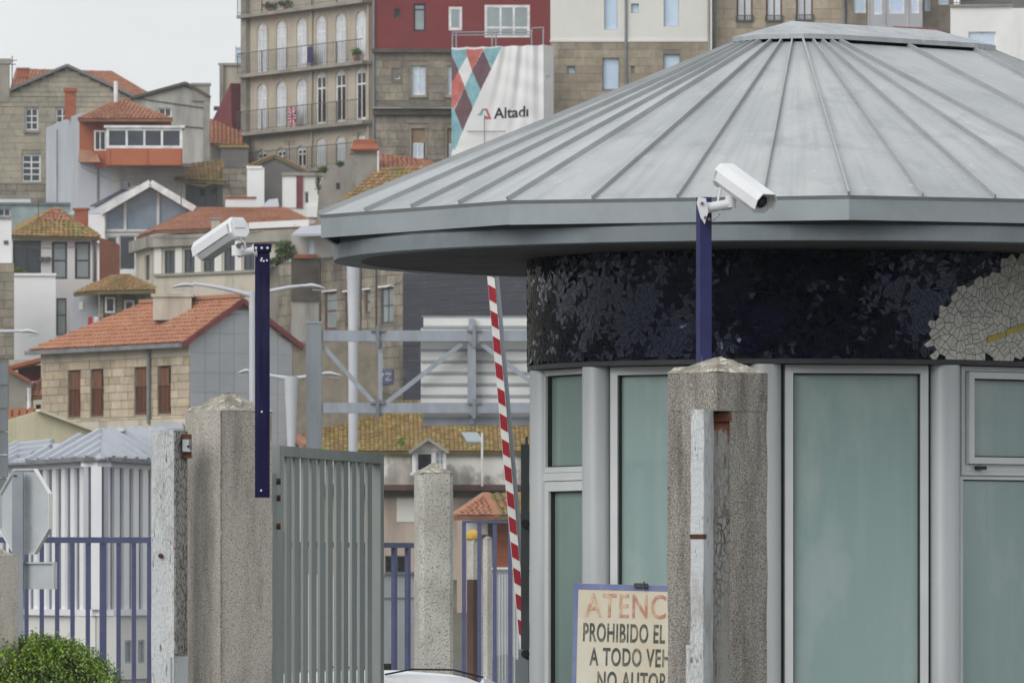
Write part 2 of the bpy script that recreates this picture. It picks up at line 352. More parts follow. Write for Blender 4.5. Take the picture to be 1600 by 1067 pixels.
mat('barrier_red', (168, 32, 48), (150, 30, 44), scale=6, rough=.5)
mat('dark_steel', (62, 66, 68), (48, 51, 53), scale=5, rough=.55)
mat('board_cream', (200, 196, 182), (190, 181, 158), scale=5, rough=.8, speck=((176, 158, 118), 9, .58, .8, S1, .5))
mat('board_blue', (96, 106, 150), (120, 126, 156), scale=12, rough=.8)
mat('letter_red', (170, 124, 106), (200, 176, 152), scale=24, rough=.85, con=(.42, .62))
mat('letter_dark', (72, 76, 74), (138, 132, 116), scale=28, rough=.85, con=(.48, .68))
mat('car_white', (226, 228, 232), rough=.2, coat=.8)
mat('car_glass', (20, 23, 26), rough=.05)
mat('rubber', (24, 24, 25), rough=.8)
mat('hedge_leaf', (96, 122, 46), (124, 148, 62), scale=3, rough=.55, rnd=.35)
mat('leaf_dark', (58, 78, 38), (80, 98, 48), scale=2, rough=.6, rnd=.35)
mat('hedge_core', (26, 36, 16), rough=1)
mat('wood', (110, 88, 64), rough=.9)
# buildings
mat('roof_base', (130, 92, 70), rough=.9); mat('moss_base', (112, 100, 72), rough=.95)
mat('tile_orange', (170, 120, 94), (154, 107, 84), scale=1.2, rough=.85, rnd=.14, speck=((120, 84, 62), 2.5, .6, .8, S1, .4))
mat('tile_new', (174, 123, 95), (164, 113, 87), scale=.8, rough=.85, rnd=.1)
mat('tile_mossy', (150, 110, 78), (124, 112, 68), scale=.9, rough=.95, rnd=.22, speck=((104, 102, 58), 1.6, .5, .62, S1, .7))
mat('tile_yellow', (142, 118, 70), (128, 106, 68), scale=1.1, rough=.95, rnd=.18, speck=((152, 134, 76), 2.2, .48, .6, S1, .7), speck2=((138, 92, 68), 1.5, .56, .68, S1, .6))
def stone(key, c, c2, rnd=.14, sc_=1.2, sp=None, k=.5): mat(key, c, c2, scale=sc_, rough=.92, rnd=rnd, obj=True, bump=.4, bscale=9, speck=((c2[0]*.55, c2[1]*.55, c2[2]*.53), .8, .47, .7, (1, 1, .45), k), speck2=sp or ((c2[0]*.7, c2[1]*.7, c2[2]*.68), 3.2, .5, .7, (1, 1, .7), .4))
nt_ = M['mosaic_dark'].node_tree; nt_.nodes['Principled BSDF'].inputs['Specular Tint'].default_value = (.66, .72, 1, 1)
def streaks(key, cx, cy):     # run-off marks following the fall of the roof
    nt = M[key].node_tree; N = nt.nodes; L = nt.links.new; bs = N['Principled BSDF']; src = bs.inputs['Base Color'].links[0].from_socket
    g = N.new('ShaderNodeNewGeometry'); s_ = N.new('ShaderNodeVectorMath'); s_.operation = 'SUBTRACT'; s_.inputs[1].default_value = (cx, cy, 0); L(g.outputs['Position'], s_.inputs[0])
    sp = N.new('ShaderNodeSeparateXYZ'); L(s_.outputs[0], sp.inputs[0]); at = N.new('ShaderNodeMath'); at.operation = 'ARCTAN2'; L(sp.outputs[0], at.inputs[0]); L(sp.outputs[1], at.inputs[1])
    a2 = N.new('ShaderNodeMath'); a2.operation = 'MULTIPLY'; a2.inputs[1].default_value = 26; L(at.outputs[0], a2.inputs[0]); z2 = N.new('ShaderNodeMath'); z2.operation = 'MULTIPLY'; z2.inputs[1].default_value = 2.2; L(sp.outputs[2], z2.inputs[0])
    cb = N.new('ShaderNodeCombineXYZ'); L(a2.outputs[0], cb.inputs[0]); L(z2.outputs[0], cb.inputs[1]); n = N.new('ShaderNodeTexNoise'); n.inputs['Scale'].default_value = 1.6; n.inputs['Detail'].default_value = 5; L(cb.outputs[0], n.inputs['Vector'])
    r = N.new('ShaderNodeMapRange'); r.inputs[1].default_value = .45; r.inputs[2].default_value = .72; r.inputs[4].default_value = .5; L(n.outputs[0], r.inputs[0])
    x = N.new('ShaderNodeMix'); x.data_type = 'RGBA'; L(r.outputs[0], x.inputs[0]); L(src, x.inputs[6]); x.inputs[7].default_value = (*lin((146, 151, 154)), 1); L(x.outputs[2], bs.inputs['Base Color'])
streaks('zinc_roof', (1245-CX)/F*34.6, 34.6)
stone('stone_warm', (182, 167, 146), (164, 150, 130), .15, k=.3)
stone('stone_grey', (150, 142, 128), (122, 114, 102), .16, k=.6)
stone('stone_beige', (172, 160, 142), (156, 144, 126), .1, k=.2)
stone('stone_tan', (154, 143, 126), (138, 128, 112), .12, k=.35)
stone('stone_pale', (166, 158, 142), (148, 142, 128), .08, k=.25)
mat('mortar', (118, 113, 104), rough=.95); mat('mortar_pale', (146, 138, 124), rough=.95)
stain = ((96, 92, 84), .6, .5, .72, (1.8, 1.8, .3), .6)
mat('plaster_stone', (178, 169, 154), (164, 155, 141), scale=.8, rough=.9, speck=((128, 120, 106), .5, .52, .72, (2, 2, .4), .4), bump=.2, bscale=6)
mat('plaster_grey', (172, 170, 164), (160, 158, 152), scale=.5, rough=.9, speck=stain)
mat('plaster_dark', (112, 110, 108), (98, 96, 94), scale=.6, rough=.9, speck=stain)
mat('plaster_white', (218, 218, 218), (206, 207, 207), scale=.5, rough=.85, speck=((168, 168, 164), .5, .6, .85, (1.6, 1.6, .3), .4))
mat('plaster_cream', (206, 205, 201), (198, 197, 192), scale=.4, rough=.9, speck=((184, 178, 164), .4, .55, .8, (1, 1, .3), .35))
mat('plaster_beige', (186, 178, 164), (172, 164, 150), scale=.6, rough=.9, speck=stain)
mat('plaster_stained', (176, 172, 166), (150, 146, 140), scale=.5, rough=.95, speck=((92, 86, 82), .6, .46, .62, (1, 1, .5), .8), speck2=((214, 212, 206), .8, .5, .58, (1, 1, .7), .8))
mat('plaster_pink', (176, 160, 148), (162, 148, 136), scale=.6, rough=.9, speck=stain)
mat('concrete', (150, 146, 138), (128, 124, 116), scale=.9, rough=.95, speck=((90, 88, 82), .9, .52, .7, (1, 1, .5), .6))
mat('orange_wall', (164, 98, 70), (154, 90, 64), scale=.6, rough=.9)
mat('brick_orange', (150, 90, 66), (134, 78, 58), scale=2, rough=.95, stretch=(1, 1, 3))
mat('red_wall', (118, 48, 48), (110, 43, 44), scale=.4, rough=.9)
mat('maroon', (120, 62, 66), rough=.9)
mat('side_grey', (172, 175, 182), (162, 165, 172), scale=.7, rough=.7, speck=((150, 153, 158), .8, .5, .7, (1, 1, .3), .4))
mat('slate_panel', (156, 159, 163), (148, 151, 156), scale=1, rough=.6, rnd=.035, obj=True)
mat('dark_panel', (58, 58, 68), (50, 50, 60), scale=1.3, rough=.6, stretch=(.4, .4, 4), speck=((84, 84, 94), 2.4, .56, .7, (1, 1, .6), .5))
mat('metal_roof', (170, 174, 182), (158, 162, 171), scale=1, rough=.5, metal=.1)
mat('slat_white', (220, 221, 226), (208, 209, 215), scale=.6, rough=.5)
mat('yellow_sheet', (206, 202, 180), (194, 188, 162), scale=.7, stretch=(3, 3, .3), rough=.8)
mat('teal_wall', (146, 162, 162), rough=.8)
mat('white_frame', (224, 225, 226), rough=.6); mat('dark_frame', (66, 68, 74), rough=.6); mat('navy_frame', (46, 40, 62), rough=.6); mat('grey_frame', (176, 180, 184), rough=.6)
mat('brown_frame', (112, 72, 50), (92, 58, 42), scale=3, rough=.7)
mat('pane', (44, 49, 55), (64, 70, 77), scale=.9, rough=.08); mat('pane_blue', (186, 204, 228), (170, 190, 216), scale=.7, rough=.15)  # pane_blue: pale base colour stands in for reflected sky
mat('pane_grey', (146, 156, 158), (128, 138, 142), scale=.9, rough=.12); mat('pane_white', (200, 206, 212), (180, 188, 196), scale=.9, rough=.15); mat('pane_sky', (110, 124, 142), (150, 164, 180), scale=.5, rough=.05)  # pane_sky: sky reflection put into the base colour
mat('pane_dark', (26, 27, 30), rough=.1)
mat('wood_brown', (120, 78, 54), (96, 62, 44), scale=2, stretch=(4, 4, .3), rough=.7)
mat('iron', (88, 87, 86), rough=.6); mat('gutter', (120, 122, 126), rough=.5); mat('dark_stone', (92, 86, 78), (70, 66, 60), scale=1.5, rough=.95)
mat('boarding', (150, 126, 100), rough=.9)
mat('banner_white', (216, 215, 216), (208, 207, 208), scale=.3, rough=.8); mat('banner_teal', (132, 180, 190), rough=.8); mat('banner_salmon', (196, 108, 100), rough=.8); mat('banner_plum', (110, 80, 88), rough=.8)
mat('print_dark', (52, 54, 58), rough=.8); mat('plaque_mark', (176, 180, 190), rough=.6); mat('plaque_blue', (88, 98, 130), rough=.6); mat('cloth_blue', (58, 54, 104), rough=.9); mat('cloth_red', (170, 50, 60), rough=.9); mat('cloth_white', (214, 208, 212), rough=.9)
mat('lichen_yellow', (196, 160, 60), (170, 140, 70), scale=9, rough=.95)
mat('panel_grey', (176, 180, 182), (164, 168, 170), scale=.8, rough=.7)
mat('brown_rust', (92, 70, 64), (72, 56, 52), scale=3, stretch=(1, 1, .3), rough=.95)

# ------------------------------------------------------------------ ground and hillside
g = MB(); g.face([(-900, -900, 0), (900, -900, 0), (900, 190, 0), (-900, 190, 0)]); structure(g.build('ground', M['asphalt']))
h = MB(); ys = [170, 200, 230, 252, 275, 287, 300, 322, 345, 380, 420, 500, 700, 1500, 4000]; xs = [-1500, -300, -120, -60, -30, -15, 0, 15, 30, 60, 120, 300, 1500]
for yy in ys:
    for xx in xs: h.v.append(Vector((xx, yy, (H(yy) if yy > 170 else -.4)+(random.uniform(-.4, .4) if yy > 235 else -.2))))
for j in range(len(ys)-1):
    for i in range(len(xs)-1):
        n = len(xs); h.f.append((j*n+i, j*n+i+1, (j+1)*n+i+1, (j+1)*n+i)); h.m.append(0)
structure(h.build('hillside', M['hill']))

# ------------------------------------------------------------------ the kiosk
KY = 34.6; KX = (1245-CX)/F*KY; C1 = Vector((KX, KY)); Wd = Vector((.777, .629)).normalized(); C2 = C1+Wd*.85
kiosk = thing('guard_kiosk', 'rounded gatehouse kiosk with broad grey zinc roof, black mosaic band and frosted windows', 'kiosk', (KX, KY, 0))
def kp(C, a, r): return Vector((C.x+r*math.sin(R_(a)), C.y-r*math.cos(R_(a))))
def zat(py, Y): return CZ+(HZ-py)/F*Y
LA = [39, 3.5, -36, -75, -112, -141]; RA = [219, 183, 147, 111, 75, 39]
plan = [(C1, a) for a in LA]+[(C2, a) for a in RA]
def v3(p, z): return Vector((p.x, p.y, z))
ZE, ZF0, ZRT, ZRB, ZS = 3.50, 3.405, 3.378, 3.322, 3.322
RE, RC_ = 2.30, .30; ZC = 4.335
ns = len(plan)
for i in range(ns):
    (Ca, a), (Cb, b) = plan[i], plan[(i+1) % ns]
    e0, e1 = kp(Ca, a, RE), kp(Cb, b, RE); c0, c1 = kp(Ca, a, RC_), kp(Cb, b, RC_); nseg = 2 if Ca is not Cb else (4 if abs(a-b) > 33 else 3)
    # fascia board of this side
    q0, q1 = kp(Ca, a, RE-.02), kp(Cb, b, RE-.02); mb = MB(); jz = random.uniform(-.003, .003)
    mb.hexa([v3(e0, ZF0+jz), v3(e1, ZF0+jz), v3(q1, ZF0+jz), v3(q0, ZF0+jz), v3(e0, ZE), v3(e1, ZE), v3(q1, ZE), v3(q0, ZE)]); mb.build('fascia_panel', M['zinc_fascia'], kiosk)
    mb = MB(); f0, f1 = kp(Ca, a, RE+.012), kp(Cb, b, RE+.012); mb.hexa([v3(e0, ZE-.004), v3(e1, ZE-.004), v3(q1, ZE-.004), v3(q0, ZE-.004), v3(f0, ZE+.012), v3(f1, ZE+.012), v3(q1, ZE+.012), v3(q0, ZE+.012)]); mb.build('eave_edge', M['zinc_seam'], kiosk)
    for k in range(nseg):
        A, B = e0.lerp(e1, k/nseg), e0.lerp(e1, (k+1)/nseg); Dp, Cp = c0.lerp(c1, k/nseg), c0.lerp(c1, (k+1)/nseg)
        a3, b3, c3, d3 = v3(A, ZE+.013), v3(B, ZE+.013), v3(Cp, ZC), v3(Dp, ZC)
        mb = MB(); rows = 5; th = Vector((0, 0, -.03)); bow = random.uniform(-.002, .004)
        top = []
        for r in range(rows+1):
            l, rr = a3.lerp(d3, r/rows), b3.lerp(c3, r/rows); mid = (l+rr)/2+Vector((0, 0, bow*math.sin(math.pi*r/rows)+random.uniform(-.0012, .0012)*(0 < r < rows))); top += [l, mid, rr]
        n = len(mb.v); mb.v += top+[top[0]+th, top[2]+th, top[-1]+th, top[-3]+th]
        for r in range(rows):
            for c in range(2): j = n+r*3+c; mb.f.append((j, j+1, j+4, j+3)); mb.m.append(0)
        bb = n+len(top); mb.f += [(bb+3, bb+2, bb+1, bb)]; mb.m += [0]
        mb.build('roof_panel', M['zinc_roof'], kiosk, smooth=True)
        up = (b3-a3).cross(d3-a3).normalized(); up = up if up.z > 0 else -up
        dr = (d3-a3).normalized(); mb = MB(); wid = .007 if k else .01
        mb.bar(a3-dr*.008+up*.009, d3+up*.009, wid, .024, up); mb.build('standing_seam', M['zinc_seam'], kiosk)
# cap
mb = MB(); rr_ = [v3(kp(C, a, .315), ZC+.014) for C, a in plan]; ru = [p+Vector((0, 0, .022)) for p in rr_]
pk = [v3(C1-Wd*.03, 4.452), v3(C2+Wd*.03, 4.452)]
n = ns
for i in range(n):
    j = (i+1) % n; mb.face([rr_[i], rr_[j], ru[j], ru[i]])
    pi, pj = pk[0 if i < 6 else 1], pk[0 if j < 6 else 1]
    mb.face([ru[i], ru[j], pj, pi] if pi is not pj else [ru[i], ru[j], pi])
mb.face(list(reversed(rr_))); mb.build('roof_cap', M['zinc_cap'], kiosk)
# smooth stadium rings below the eave
def stadium(r, step=6):
    pts = []
    a = 39
    while a >= -141: pts.append(kp(C1, a, r)); a -= step
    a = 219
    while a >= 39: pts.append(kp(C2, a, r)); a -= step
    return pts
def ringband(ro, ri, z0, z1, name, m, par=kiosk):
    mb = MB(); o, i_ = stadium(ro), stadium(ri); n = len(o)
    for k in range(n):
        j = (k+1) % n
        mb.face([v3(o[k], z0), v3(o[j], z0), v3(o[j], z1), v3(o[k], z1)]); mb.face([v3(i_[j], z0), v3(i_[k], z0), v3(i_[k], z1), v3(i_[j], z1)])
        mb.face([v3(o[k], z1), v3(o[j], z1), v3(i_[j], z1), v3(i_[k], z1)]); mb.face([v3(o[j], z0), v3(o[k], z0), v3(i_[k], z0), v3(i_[j], z0)])
    return mb.build(name, m, par, smooth=True)
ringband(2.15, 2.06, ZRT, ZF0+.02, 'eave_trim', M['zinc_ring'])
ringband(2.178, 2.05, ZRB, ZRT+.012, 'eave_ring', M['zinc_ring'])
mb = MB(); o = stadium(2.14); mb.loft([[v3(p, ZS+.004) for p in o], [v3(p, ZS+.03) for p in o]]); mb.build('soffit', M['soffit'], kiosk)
RB = 1.263; ZB0 = 2.829; ZB1 = ZS+.003
ringband(RB-.008, 1.1, ZB0, ZB1, 'mosaic_band', M['mosaic_grout']); band = bpy.data.objects['mosaic_band']
ringband(RB+.006, 1.12, ZB0-.022, ZB0-.001, 'band_edge', M['dark_steel'])
# mosaic shards: Voronoi cells on the unrolled band
def band_pt(s, z, out=0):
    L_ = R_(39)*RB
    if s <= L_: a = math.degrees(s/RB); p = kp(C1, a, RB+out); nn = kp(Vector((0, 0)), a, 1)
    else: nn = kp(Vector((0, 0)), 39, 1); p = kp(C1, 39, RB+out)+Wd*(s-L_)
    return v3(p, z), Vector((nn.x, nn.y, 0))
def clip(poly, px_, py_, nx, ny):      # keep the side where (p-(px,py)).n <= 0
    out_ = []
    for i in range(len(poly)):
        a, b = poly[i], poly[(i+1) % len(poly)]; da, db = (a[0]-px_)*nx+(a[1]-py_)*ny, (b[0]-px_)*nx+(b[1]-py_)*ny
        if da <= 0: out_.append(a)
        if da*db < 0: t = da/(da-db); out_.append((a[0]+(b[0]-a[0])*t, a[1]+(b[1]-a[1])*t))
    return out_
s0, s1 = R_(-96)*RB, R_(39)*RB+.8
bound = [(555, 1448), (540, 1450), (486, 1460), (470, 1474), (451, 1492), (430, 1530), (418, 1552), (390, 1575)]
def is_white(px, py):
    py = max(391, min(554, py))
    for (ya, xa), (yb, xb) in zip(bound, bound[1:]):
        if yb <= py <= ya: return px > xa+(xb-xa)*(ya-py)/(ya-yb)
    return False
pts_ = []; grid = {}; GC = .05
def near(x, z, r):
    for a in range(int((x-r)//GC), int((x+r)//GC)+1):
        for b in range(int((z-r)//GC), int((z+r)//GC)+1):
            for q in grid.get((a, b), ()): yield q
for _ in range(30000):
    x, z = random.uniform(s0, s1), random.uniform(ZB0-.01, ZB1+.01); c, nn = band_pt(x, z); px, py = proj(c); wht = is_white(px+random.uniform(-7, 7), py)
    md = .04 if wht else random.choice((.026, .034, .042))
    if any((q[0]-x)**2+(q[1]-z)**2 < md*md for q in near(x, z, md)): continue
    pts_.append((x, z, wht)); grid.setdefault((int(x//GC), int(z//GC)), []).append((x, z))
cells = []
for sx, sz, wht in pts_:
    if not ZB0+.002 < sz < ZB1-.002: continue
    poly = [(sx-.07, max(sz-.07, ZB0+.001)), (sx+.07, max(sz-.07, ZB0+.001)), (sx+.07, min(sz+.07, ZB1-.001)), (sx-.07, min(sz+.07, ZB1-.001))]; jt = .0016 if wht else .0011
    for q in near(sx, sz, .14):
        ex, ez = q[0]-sx, q[1]-sz; l = math.hypot(ex, ez)
        if l < 1e-6: continue
        poly = clip(poly, sx+ex/2-ex/l*jt, sz+ez/2-ez/l*jt, ex/l, ez/l)
        if not poly: break
    if len(poly) < 3: continue
    shards = [poly]; jt2 = .0013 if wht else .0009
    for _ in range(2):          # snapped across, as broken tile is
        nxt = []
        for p in shards:
            ar = abs(sum(p[i][0]*p[i-1][1]-p[i-1][0]*p[i][1] for i in range(len(p))))/2
            if ar > (.0011 if wht else .00055) and random.random() < .85:
                mx_, mz_ = sum(v[0] for v in p)/len(p)+random.gauss(0, .003), sum(v[1] for v in p)/len(p)+random.gauss(0, .003); an = random.uniform(0, math.pi); ex, ez = math.cos(an), math.sin(an)
                nxt += [q for q in (clip(p, mx_-ex*jt2, mz_-ez*jt2, ex, ez), clip(p, mx_+ex*jt2, mz_+ez*jt2, -ex, -ez)) if len(q) > 2]
            else: nxt.append(p)
        shards = nxt
    for p in shards:
        ar = abs(sum(p[i][0]*p[i-1][1]-p[i-1][0]*p[i][1] for i in range(len(p))))/2; mx_, mz_ = sum(v[0] for v in p)/len(p), sum(v[1] for v in p)/len(p)
        c, nn = band_pt(mx_, mz_); px, py = proj(c); facing = -nn.dot(Vector((c.x, c.y, 0)).normalized()); cells.append((-ar*max(0, facing)*(1 if px < 1630 else .05), mx_, mz_, p, wht))
cells.sort(key=lambda c: c[0]); rest = MB()
for idx, (_, sx, sz, poly, wht) in enumerate(cells):
    mb = MB() if idx < 300 else rest
    # panes of tile lean together in patches, each shard a little on its own
    gx = .014*math.sin(sx*5.1+1.3)+.02*math.sin(sx*17+sz*9); gz = .012+.035*math.sin(sz*11+sx*4)+.03*math.sin(sx*23-sz*15)
    k_ = .25 if wht else 1
    tx, tz = k_*(gx+random.gauss(0, .045)), k_*(gz+random.gauss(0, .032)); th = .005+random.uniform(0, .0015)
    topv, botv = [], []
    for (x, z) in poly:
        oo = th+max(-.003, min(.004, (x-sx)*tx+(z-sz)*tz)); topv.append(band_pt(x, z, oo)[0]); botv.append(band_pt(x, z, -.004)[0])
    mb.loft([botv, topv], m=1 if wht else 0)
    if idx < 300: mb.m = [0]*len(mb.f); mb.build('mosaic_tile', M['mosaic_white' if wht else 'mosaic_dark'], band)
rest.build('small_mosaic_tiles', [M['mosaic_dark'], M['mosaic_white']], band, stuff=True)
LL = R_(39)*RB
def s_of(px): # arc position whose column is px
    lo, hi = R_(-60)*RB, LL+.8
    for _ in range(40):
        md = (lo+hi)/2
        if proj(band_pt(md, 3)[0])[0] < px: lo = md
        else: hi = md
    return lo
for (xa, ya, xb, yb) in ((1540, 530, 1566, 521), (1570, 518, 1598, 507), (1602, 505, 1630, 497)):
    pa, pb = s_of(xa), s_of(xb); Yk = 33.55; za, zb = zat(ya, Yk), zat(yb, Yk); hh = .013; mb = MB()
    poly = [(pa, za-hh), (pb, zb-hh), (pb+.004, zb+hh), (pa+.003, za+hh)]
    mb.loft([[band_pt(x, z, .002)[0] for x, z in poly], [band_pt(x, z, .0125)[0] for x, z in poly]]); mb.build('mosaic_tile', M['mosaic_yellow'], band)
# inner drum, plinth
ringband(.99, .9, .02, ZB0, 'inner_wall', M['alu_frame']); ringband(1.25, 1.0, .0, .34, 'plinth', M['concrete'])
RCc = 1.2; colang = [(C1, -141), (C1, -112), (C1, -81), (C1, -52), (C1, -9), (C1, 32), (C2, 39), (C2, 80), (C2, 120), (C2, 160), (C2, 200)]
for (C, a) in colang:
    p = kp(C, a, RCc); mb = MB(); mb.tube([(p.x, p.y, .3), (p.x, p.y, ZB0-.024)], .071, 24); mb.build('column', M['alu'], kiosk, smooth=True)
for i in range(len(colang)):
    (Ca, a), (Cb, b) = colang[i], colang[(i+1) % len(colang)]; pa, pb = kp(Ca, a, RCc), kp(Cb, b, RCc); fc = Fac(pa, pb); Wf = fc.W; zt = ZB0-.026; zb_ = .345
    e = .085 if i in (3, 4, 5) else .073
    def fr(u0, u1, z0, z1, fw, d0=-.03, d1=.03, nm='window_frame', m='alu_frame'):
        mb = MB(); fc.box(mb, u0, u0+fw, d0, d1, z0, z1); fc.box(mb, u1-fw, u1, d0, d1, z0, z1); fc.box(mb, u0+fw, u1-fw, d0, d1, z1-fw, z1); fc.box(mb, u0+fw, u1-fw, d0, d1, z0, z0+fw)
        o = mb.build(nm, M[m], kiosk); gk = MB(); q = .006; u0, u1, z0, z1 = u0+fw, u1-fw, z0+fw, z1-fw
        fc.box(gk, u0, u0+q, d0+.012, d1, z0, z1); fc.box(gk, u1-q, u1, d0+.012, d1, z0, z1); fc.box(gk, u0+q, u1-q, d0+.012, d1, z1-q, z1); fc.box(gk, u0+q, u1-q, d0+.012, d1, z0, z0+q); gk.build('gasket', M['gasket'], o); return o
    def gl(par, u0, u1, z0, z1, m='frosted', d=.002):
        mb = MB(); fc.box(mb, u0, u1, d, d+.008, z0, z1); return mb.build('pane', M[m], par)
    if i == 2:      # the narrow door bay: fixed light over a door leaf
        ua, ub = fc.uz(858, 700)[0], Wf-.03; zt1 = fc.uz(880, 738)[1]; zt0 = fc.uz(880, 752)[1]
        o = fr(ua, ub, zt1, zt, .025); gl(o, ua+.025, ub-.025, zt1+.025, zt-.025, 'frosted_door')
        mb = MB(); fc.box(mb, ua, ub, -.035, .03, zt0+.003, zt1-.002); mb.build('transom', M['alu_frame'], kiosk)
        mb = MB(); fc.box(mb, ua, ua+.012, -.02, .03, zb_, zt0); mb.build('door_gap', M['gasket'], kiosk)
        o = fr(ua+.014, ub, zb_, zt0, .045, nm='door'); gl(o, ua+.059, ub-.045, zb_+.045, zt0-.045, 'frosted_door')
    elif i == 5:    # opening light over a fixed pane
        zt1, zt0 = fc.uz(1550, 716)[1], fc.uz(1550, 744)[1]
        o = fr(e, Wf-e, zt0+.003, zt, .022, d0=-.02); o2 = fr(e+.027, Wf-e-.027, zt1-.026, zt-.026, .03, d0=-.045, nm='opening_light'); gl(o2, e+.05, Wf-e-.05, zt1, zt-.05)
        mb = MB(); ul = fc.uz(1518, 730)[0]; zl = fc.uz(1525, 731)[1]; fc.box(mb, ul, ul+.045, -.055, -.02, zl-.008, zl+.008); mb.build('latch', M['gasket'], o)
        mb = MB(); fc.box(mb, e+.022, Wf-e-.022, -.022, .03, zt0+.024, zt1-.028); mb.build('transom', M['alu_frame'], o)
        o = fr(e, Wf-e, zb_, zt0, .016, d0=-.012); gl(o, e+.016, Wf-e-.016, zb_+.016, zt0-.016)
    else:
        o = fr(e, Wf-e, zb_, zt, .037); pn = gl(o, e+.037, Wf-e-.037, zb_+.037, zt-.037)
        mb = MB(); fc.box(mb, e-.012, e-.002, .0, .03, zb_, zt); fc.box(mb, Wf-e+.002, Wf-e+.012, .0, .03, zb_, zt); mb.build('joint_strip', M['gasket'], o)

# ------------------------------------------------------------------ concrete gate pillars
def rough_prism(rings, seg=.09, amp=.0008, close=True):
    """vertical prism whose long faces are subdivided and slightly uneven"""
    mb = MB(); base = rings[0]; z0, z1 = rings[1], rings[2]; n = max(2, int((z1-z0)/seg)); pts = []
    per = []
    for i in range(len(base)):
        a, b = base[i], base[(i+1) % len(base)]; k = max(1, int((b-a).length/.07))
        for j in range(k): per.append((a.lerp(b, j/k), j == 0))
    cx = sum(p.x for p in base)/len(base); cy = sum(p.y for p in base)/len(base)
    rows = []
    for r in range(n+1):
        z = z0+(z1-z0)*r/n; row = []
        for p, corner in per:
            d = random.gauss(0, amp)*(1.6 if corner else 1); dv = Vector((p.x-cx, p.y-cy)).normalized()*(d-(.004 if corner else 0)); row.append((p.x+dv.x, p.y+dv.y, z))
        rows.append(row)
    mb.loft(rows); return mb
def pyramid(base, z, zp, apex, over=.0, chip=.006):
    mb = MB(); n = 5; rows = []; per = []
    for i in range(len(base)):
        a, b = base[i], base[(i+1) % len(base)]
        for j in range(4): per.append(a.lerp(b, j/4))
    for r in range(n):
        t = r/n; rows.append([(p.x+(apex.x-p.x)*t+random.gauss(0, chip)*(r > 0)*.5, p.y+(apex.y-p.y)*t+random.gauss(0, chip)*(r > 0)*.5, z+(zp-z)*t+random.gauss(0, chip)*(.35 if r == 0 else .7)) for p in per])
    rows.append([(apex.x+random.gauss(0, .004), apex.y+random.gauss(0, .004), zp-.004) for p in per]); mb.loft(rows); return mb
def square(N, d, a):    # near corner, side, angle
    ca, sa = math.cos(R_(a)), math.sin(R_(a)); l = N+Vector((-ca, sa))*d; r = N+Vector((sa, ca))*d
    return [N, r, l+r-N, l]
# left pillar
YL = F/371; NL = Vector(((345-CX)/F*YL, YL)); sqL = square(NL, .27, 53); cL = (sqL[0]+sqL[2])/2; zL = zat(641, YL)
t = thing('gate_pillar', 'speckled concrete gate pillar with pyramid top beside the open grey gate', 'pillar', (cL.x, cL.y, 0))
rough_prism((sqL, 0, zL)).build('shaft', M['pebble'], t); pyramid(sqL, zL, zat(612, YL+.17), cL).build('pyramid_top', M['lichen_top'], t); mb = MB(); rows = []
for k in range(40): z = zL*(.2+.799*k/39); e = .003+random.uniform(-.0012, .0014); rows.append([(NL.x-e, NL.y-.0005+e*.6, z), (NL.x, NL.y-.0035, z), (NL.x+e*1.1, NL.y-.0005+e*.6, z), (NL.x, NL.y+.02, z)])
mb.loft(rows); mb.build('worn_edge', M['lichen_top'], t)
pillarL = t
# right pillar with a groove up its near corner
YR = F/457; NR = Vector(((1120-CX)/F*YR, YR)); sqR = square(NR, .2477, 47.2); cR = (sqR[0]+sqR[2])/2; zR = zat(581, YR); zg = zat(642, YR)
t = thing('gate_pillar', 'tall speckled concrete pillar with rusty groove and chipped top in front of the kiosk', 'pillar', (cR.x, cR.y, 0)); pillarR = t
def on_face(p, q, px):  # where the plan line p-q meets column px
    f_ = Fac(p, q); u = f_.uz(px, 900)[0]; return f_.A+f_.U*u
Lp, Rp = on_face(sqR[3], sqR[0], 1100), on_face(sqR[0], sqR[1], 1141); inn = Vector((0.008, .03))
notch = [Lp, Lp+inn, Rp+inn, Rp, sqR[1], sqR[2], sqR[3]]
rough_prism((notch, 0, zg)).build('shaft', M['pebble_dark'], t); rough_prism((sqR, zg+.001, zR)).build('shaft_head', M['pebble_dark'], t)
pyramid(sqR, zR, zat(556, YR+.16), cR, chip=.006).build('pyramid_top', M['lichen_top'], t)
fg = Fac(Lp+inn*.86, Rp+inn*.86); mb = MB(); fg.box(mb, .003, fg.W-.003, -.004, .006, 0, zg-.035); mb.build('groove_plate', M['old_paint_dirty'], t)
mb = MB(); fg.box(mb, .004, fg.W-.002, -.022, .004, zg-.034, zg-.002); mb.build('rust_stain', M['rust'], t); mb = MB(); n = 22
for k in range(n):
    ua, ub = .004+(fg.W-.008)*k/n, .004+(fg.W-.008)*(k+1)/n; e = abs(k/n-.5)*2; ln = .018+random.uniform(0, .022)+.06*e**3+(random.random() < .18)*random.uniform(.02, .07); mb.loft([[fg.w(u, -.0046, z) for u, z in ((ua, zg-.034), (ub, zg-.034), (ub-.001, zg-.034-ln*random.uniform(.8, 1)), (ua+.001, zg-.034-ln))], [fg.w(u, -.006, z) for u, z in ((ua, zg-.034), (ub, zg-.034), (ub-.001, zg-.034-ln*.9), (ua+.001, zg-.034-ln))]])
mb.build('rust_drips', M['rust_light'], t)
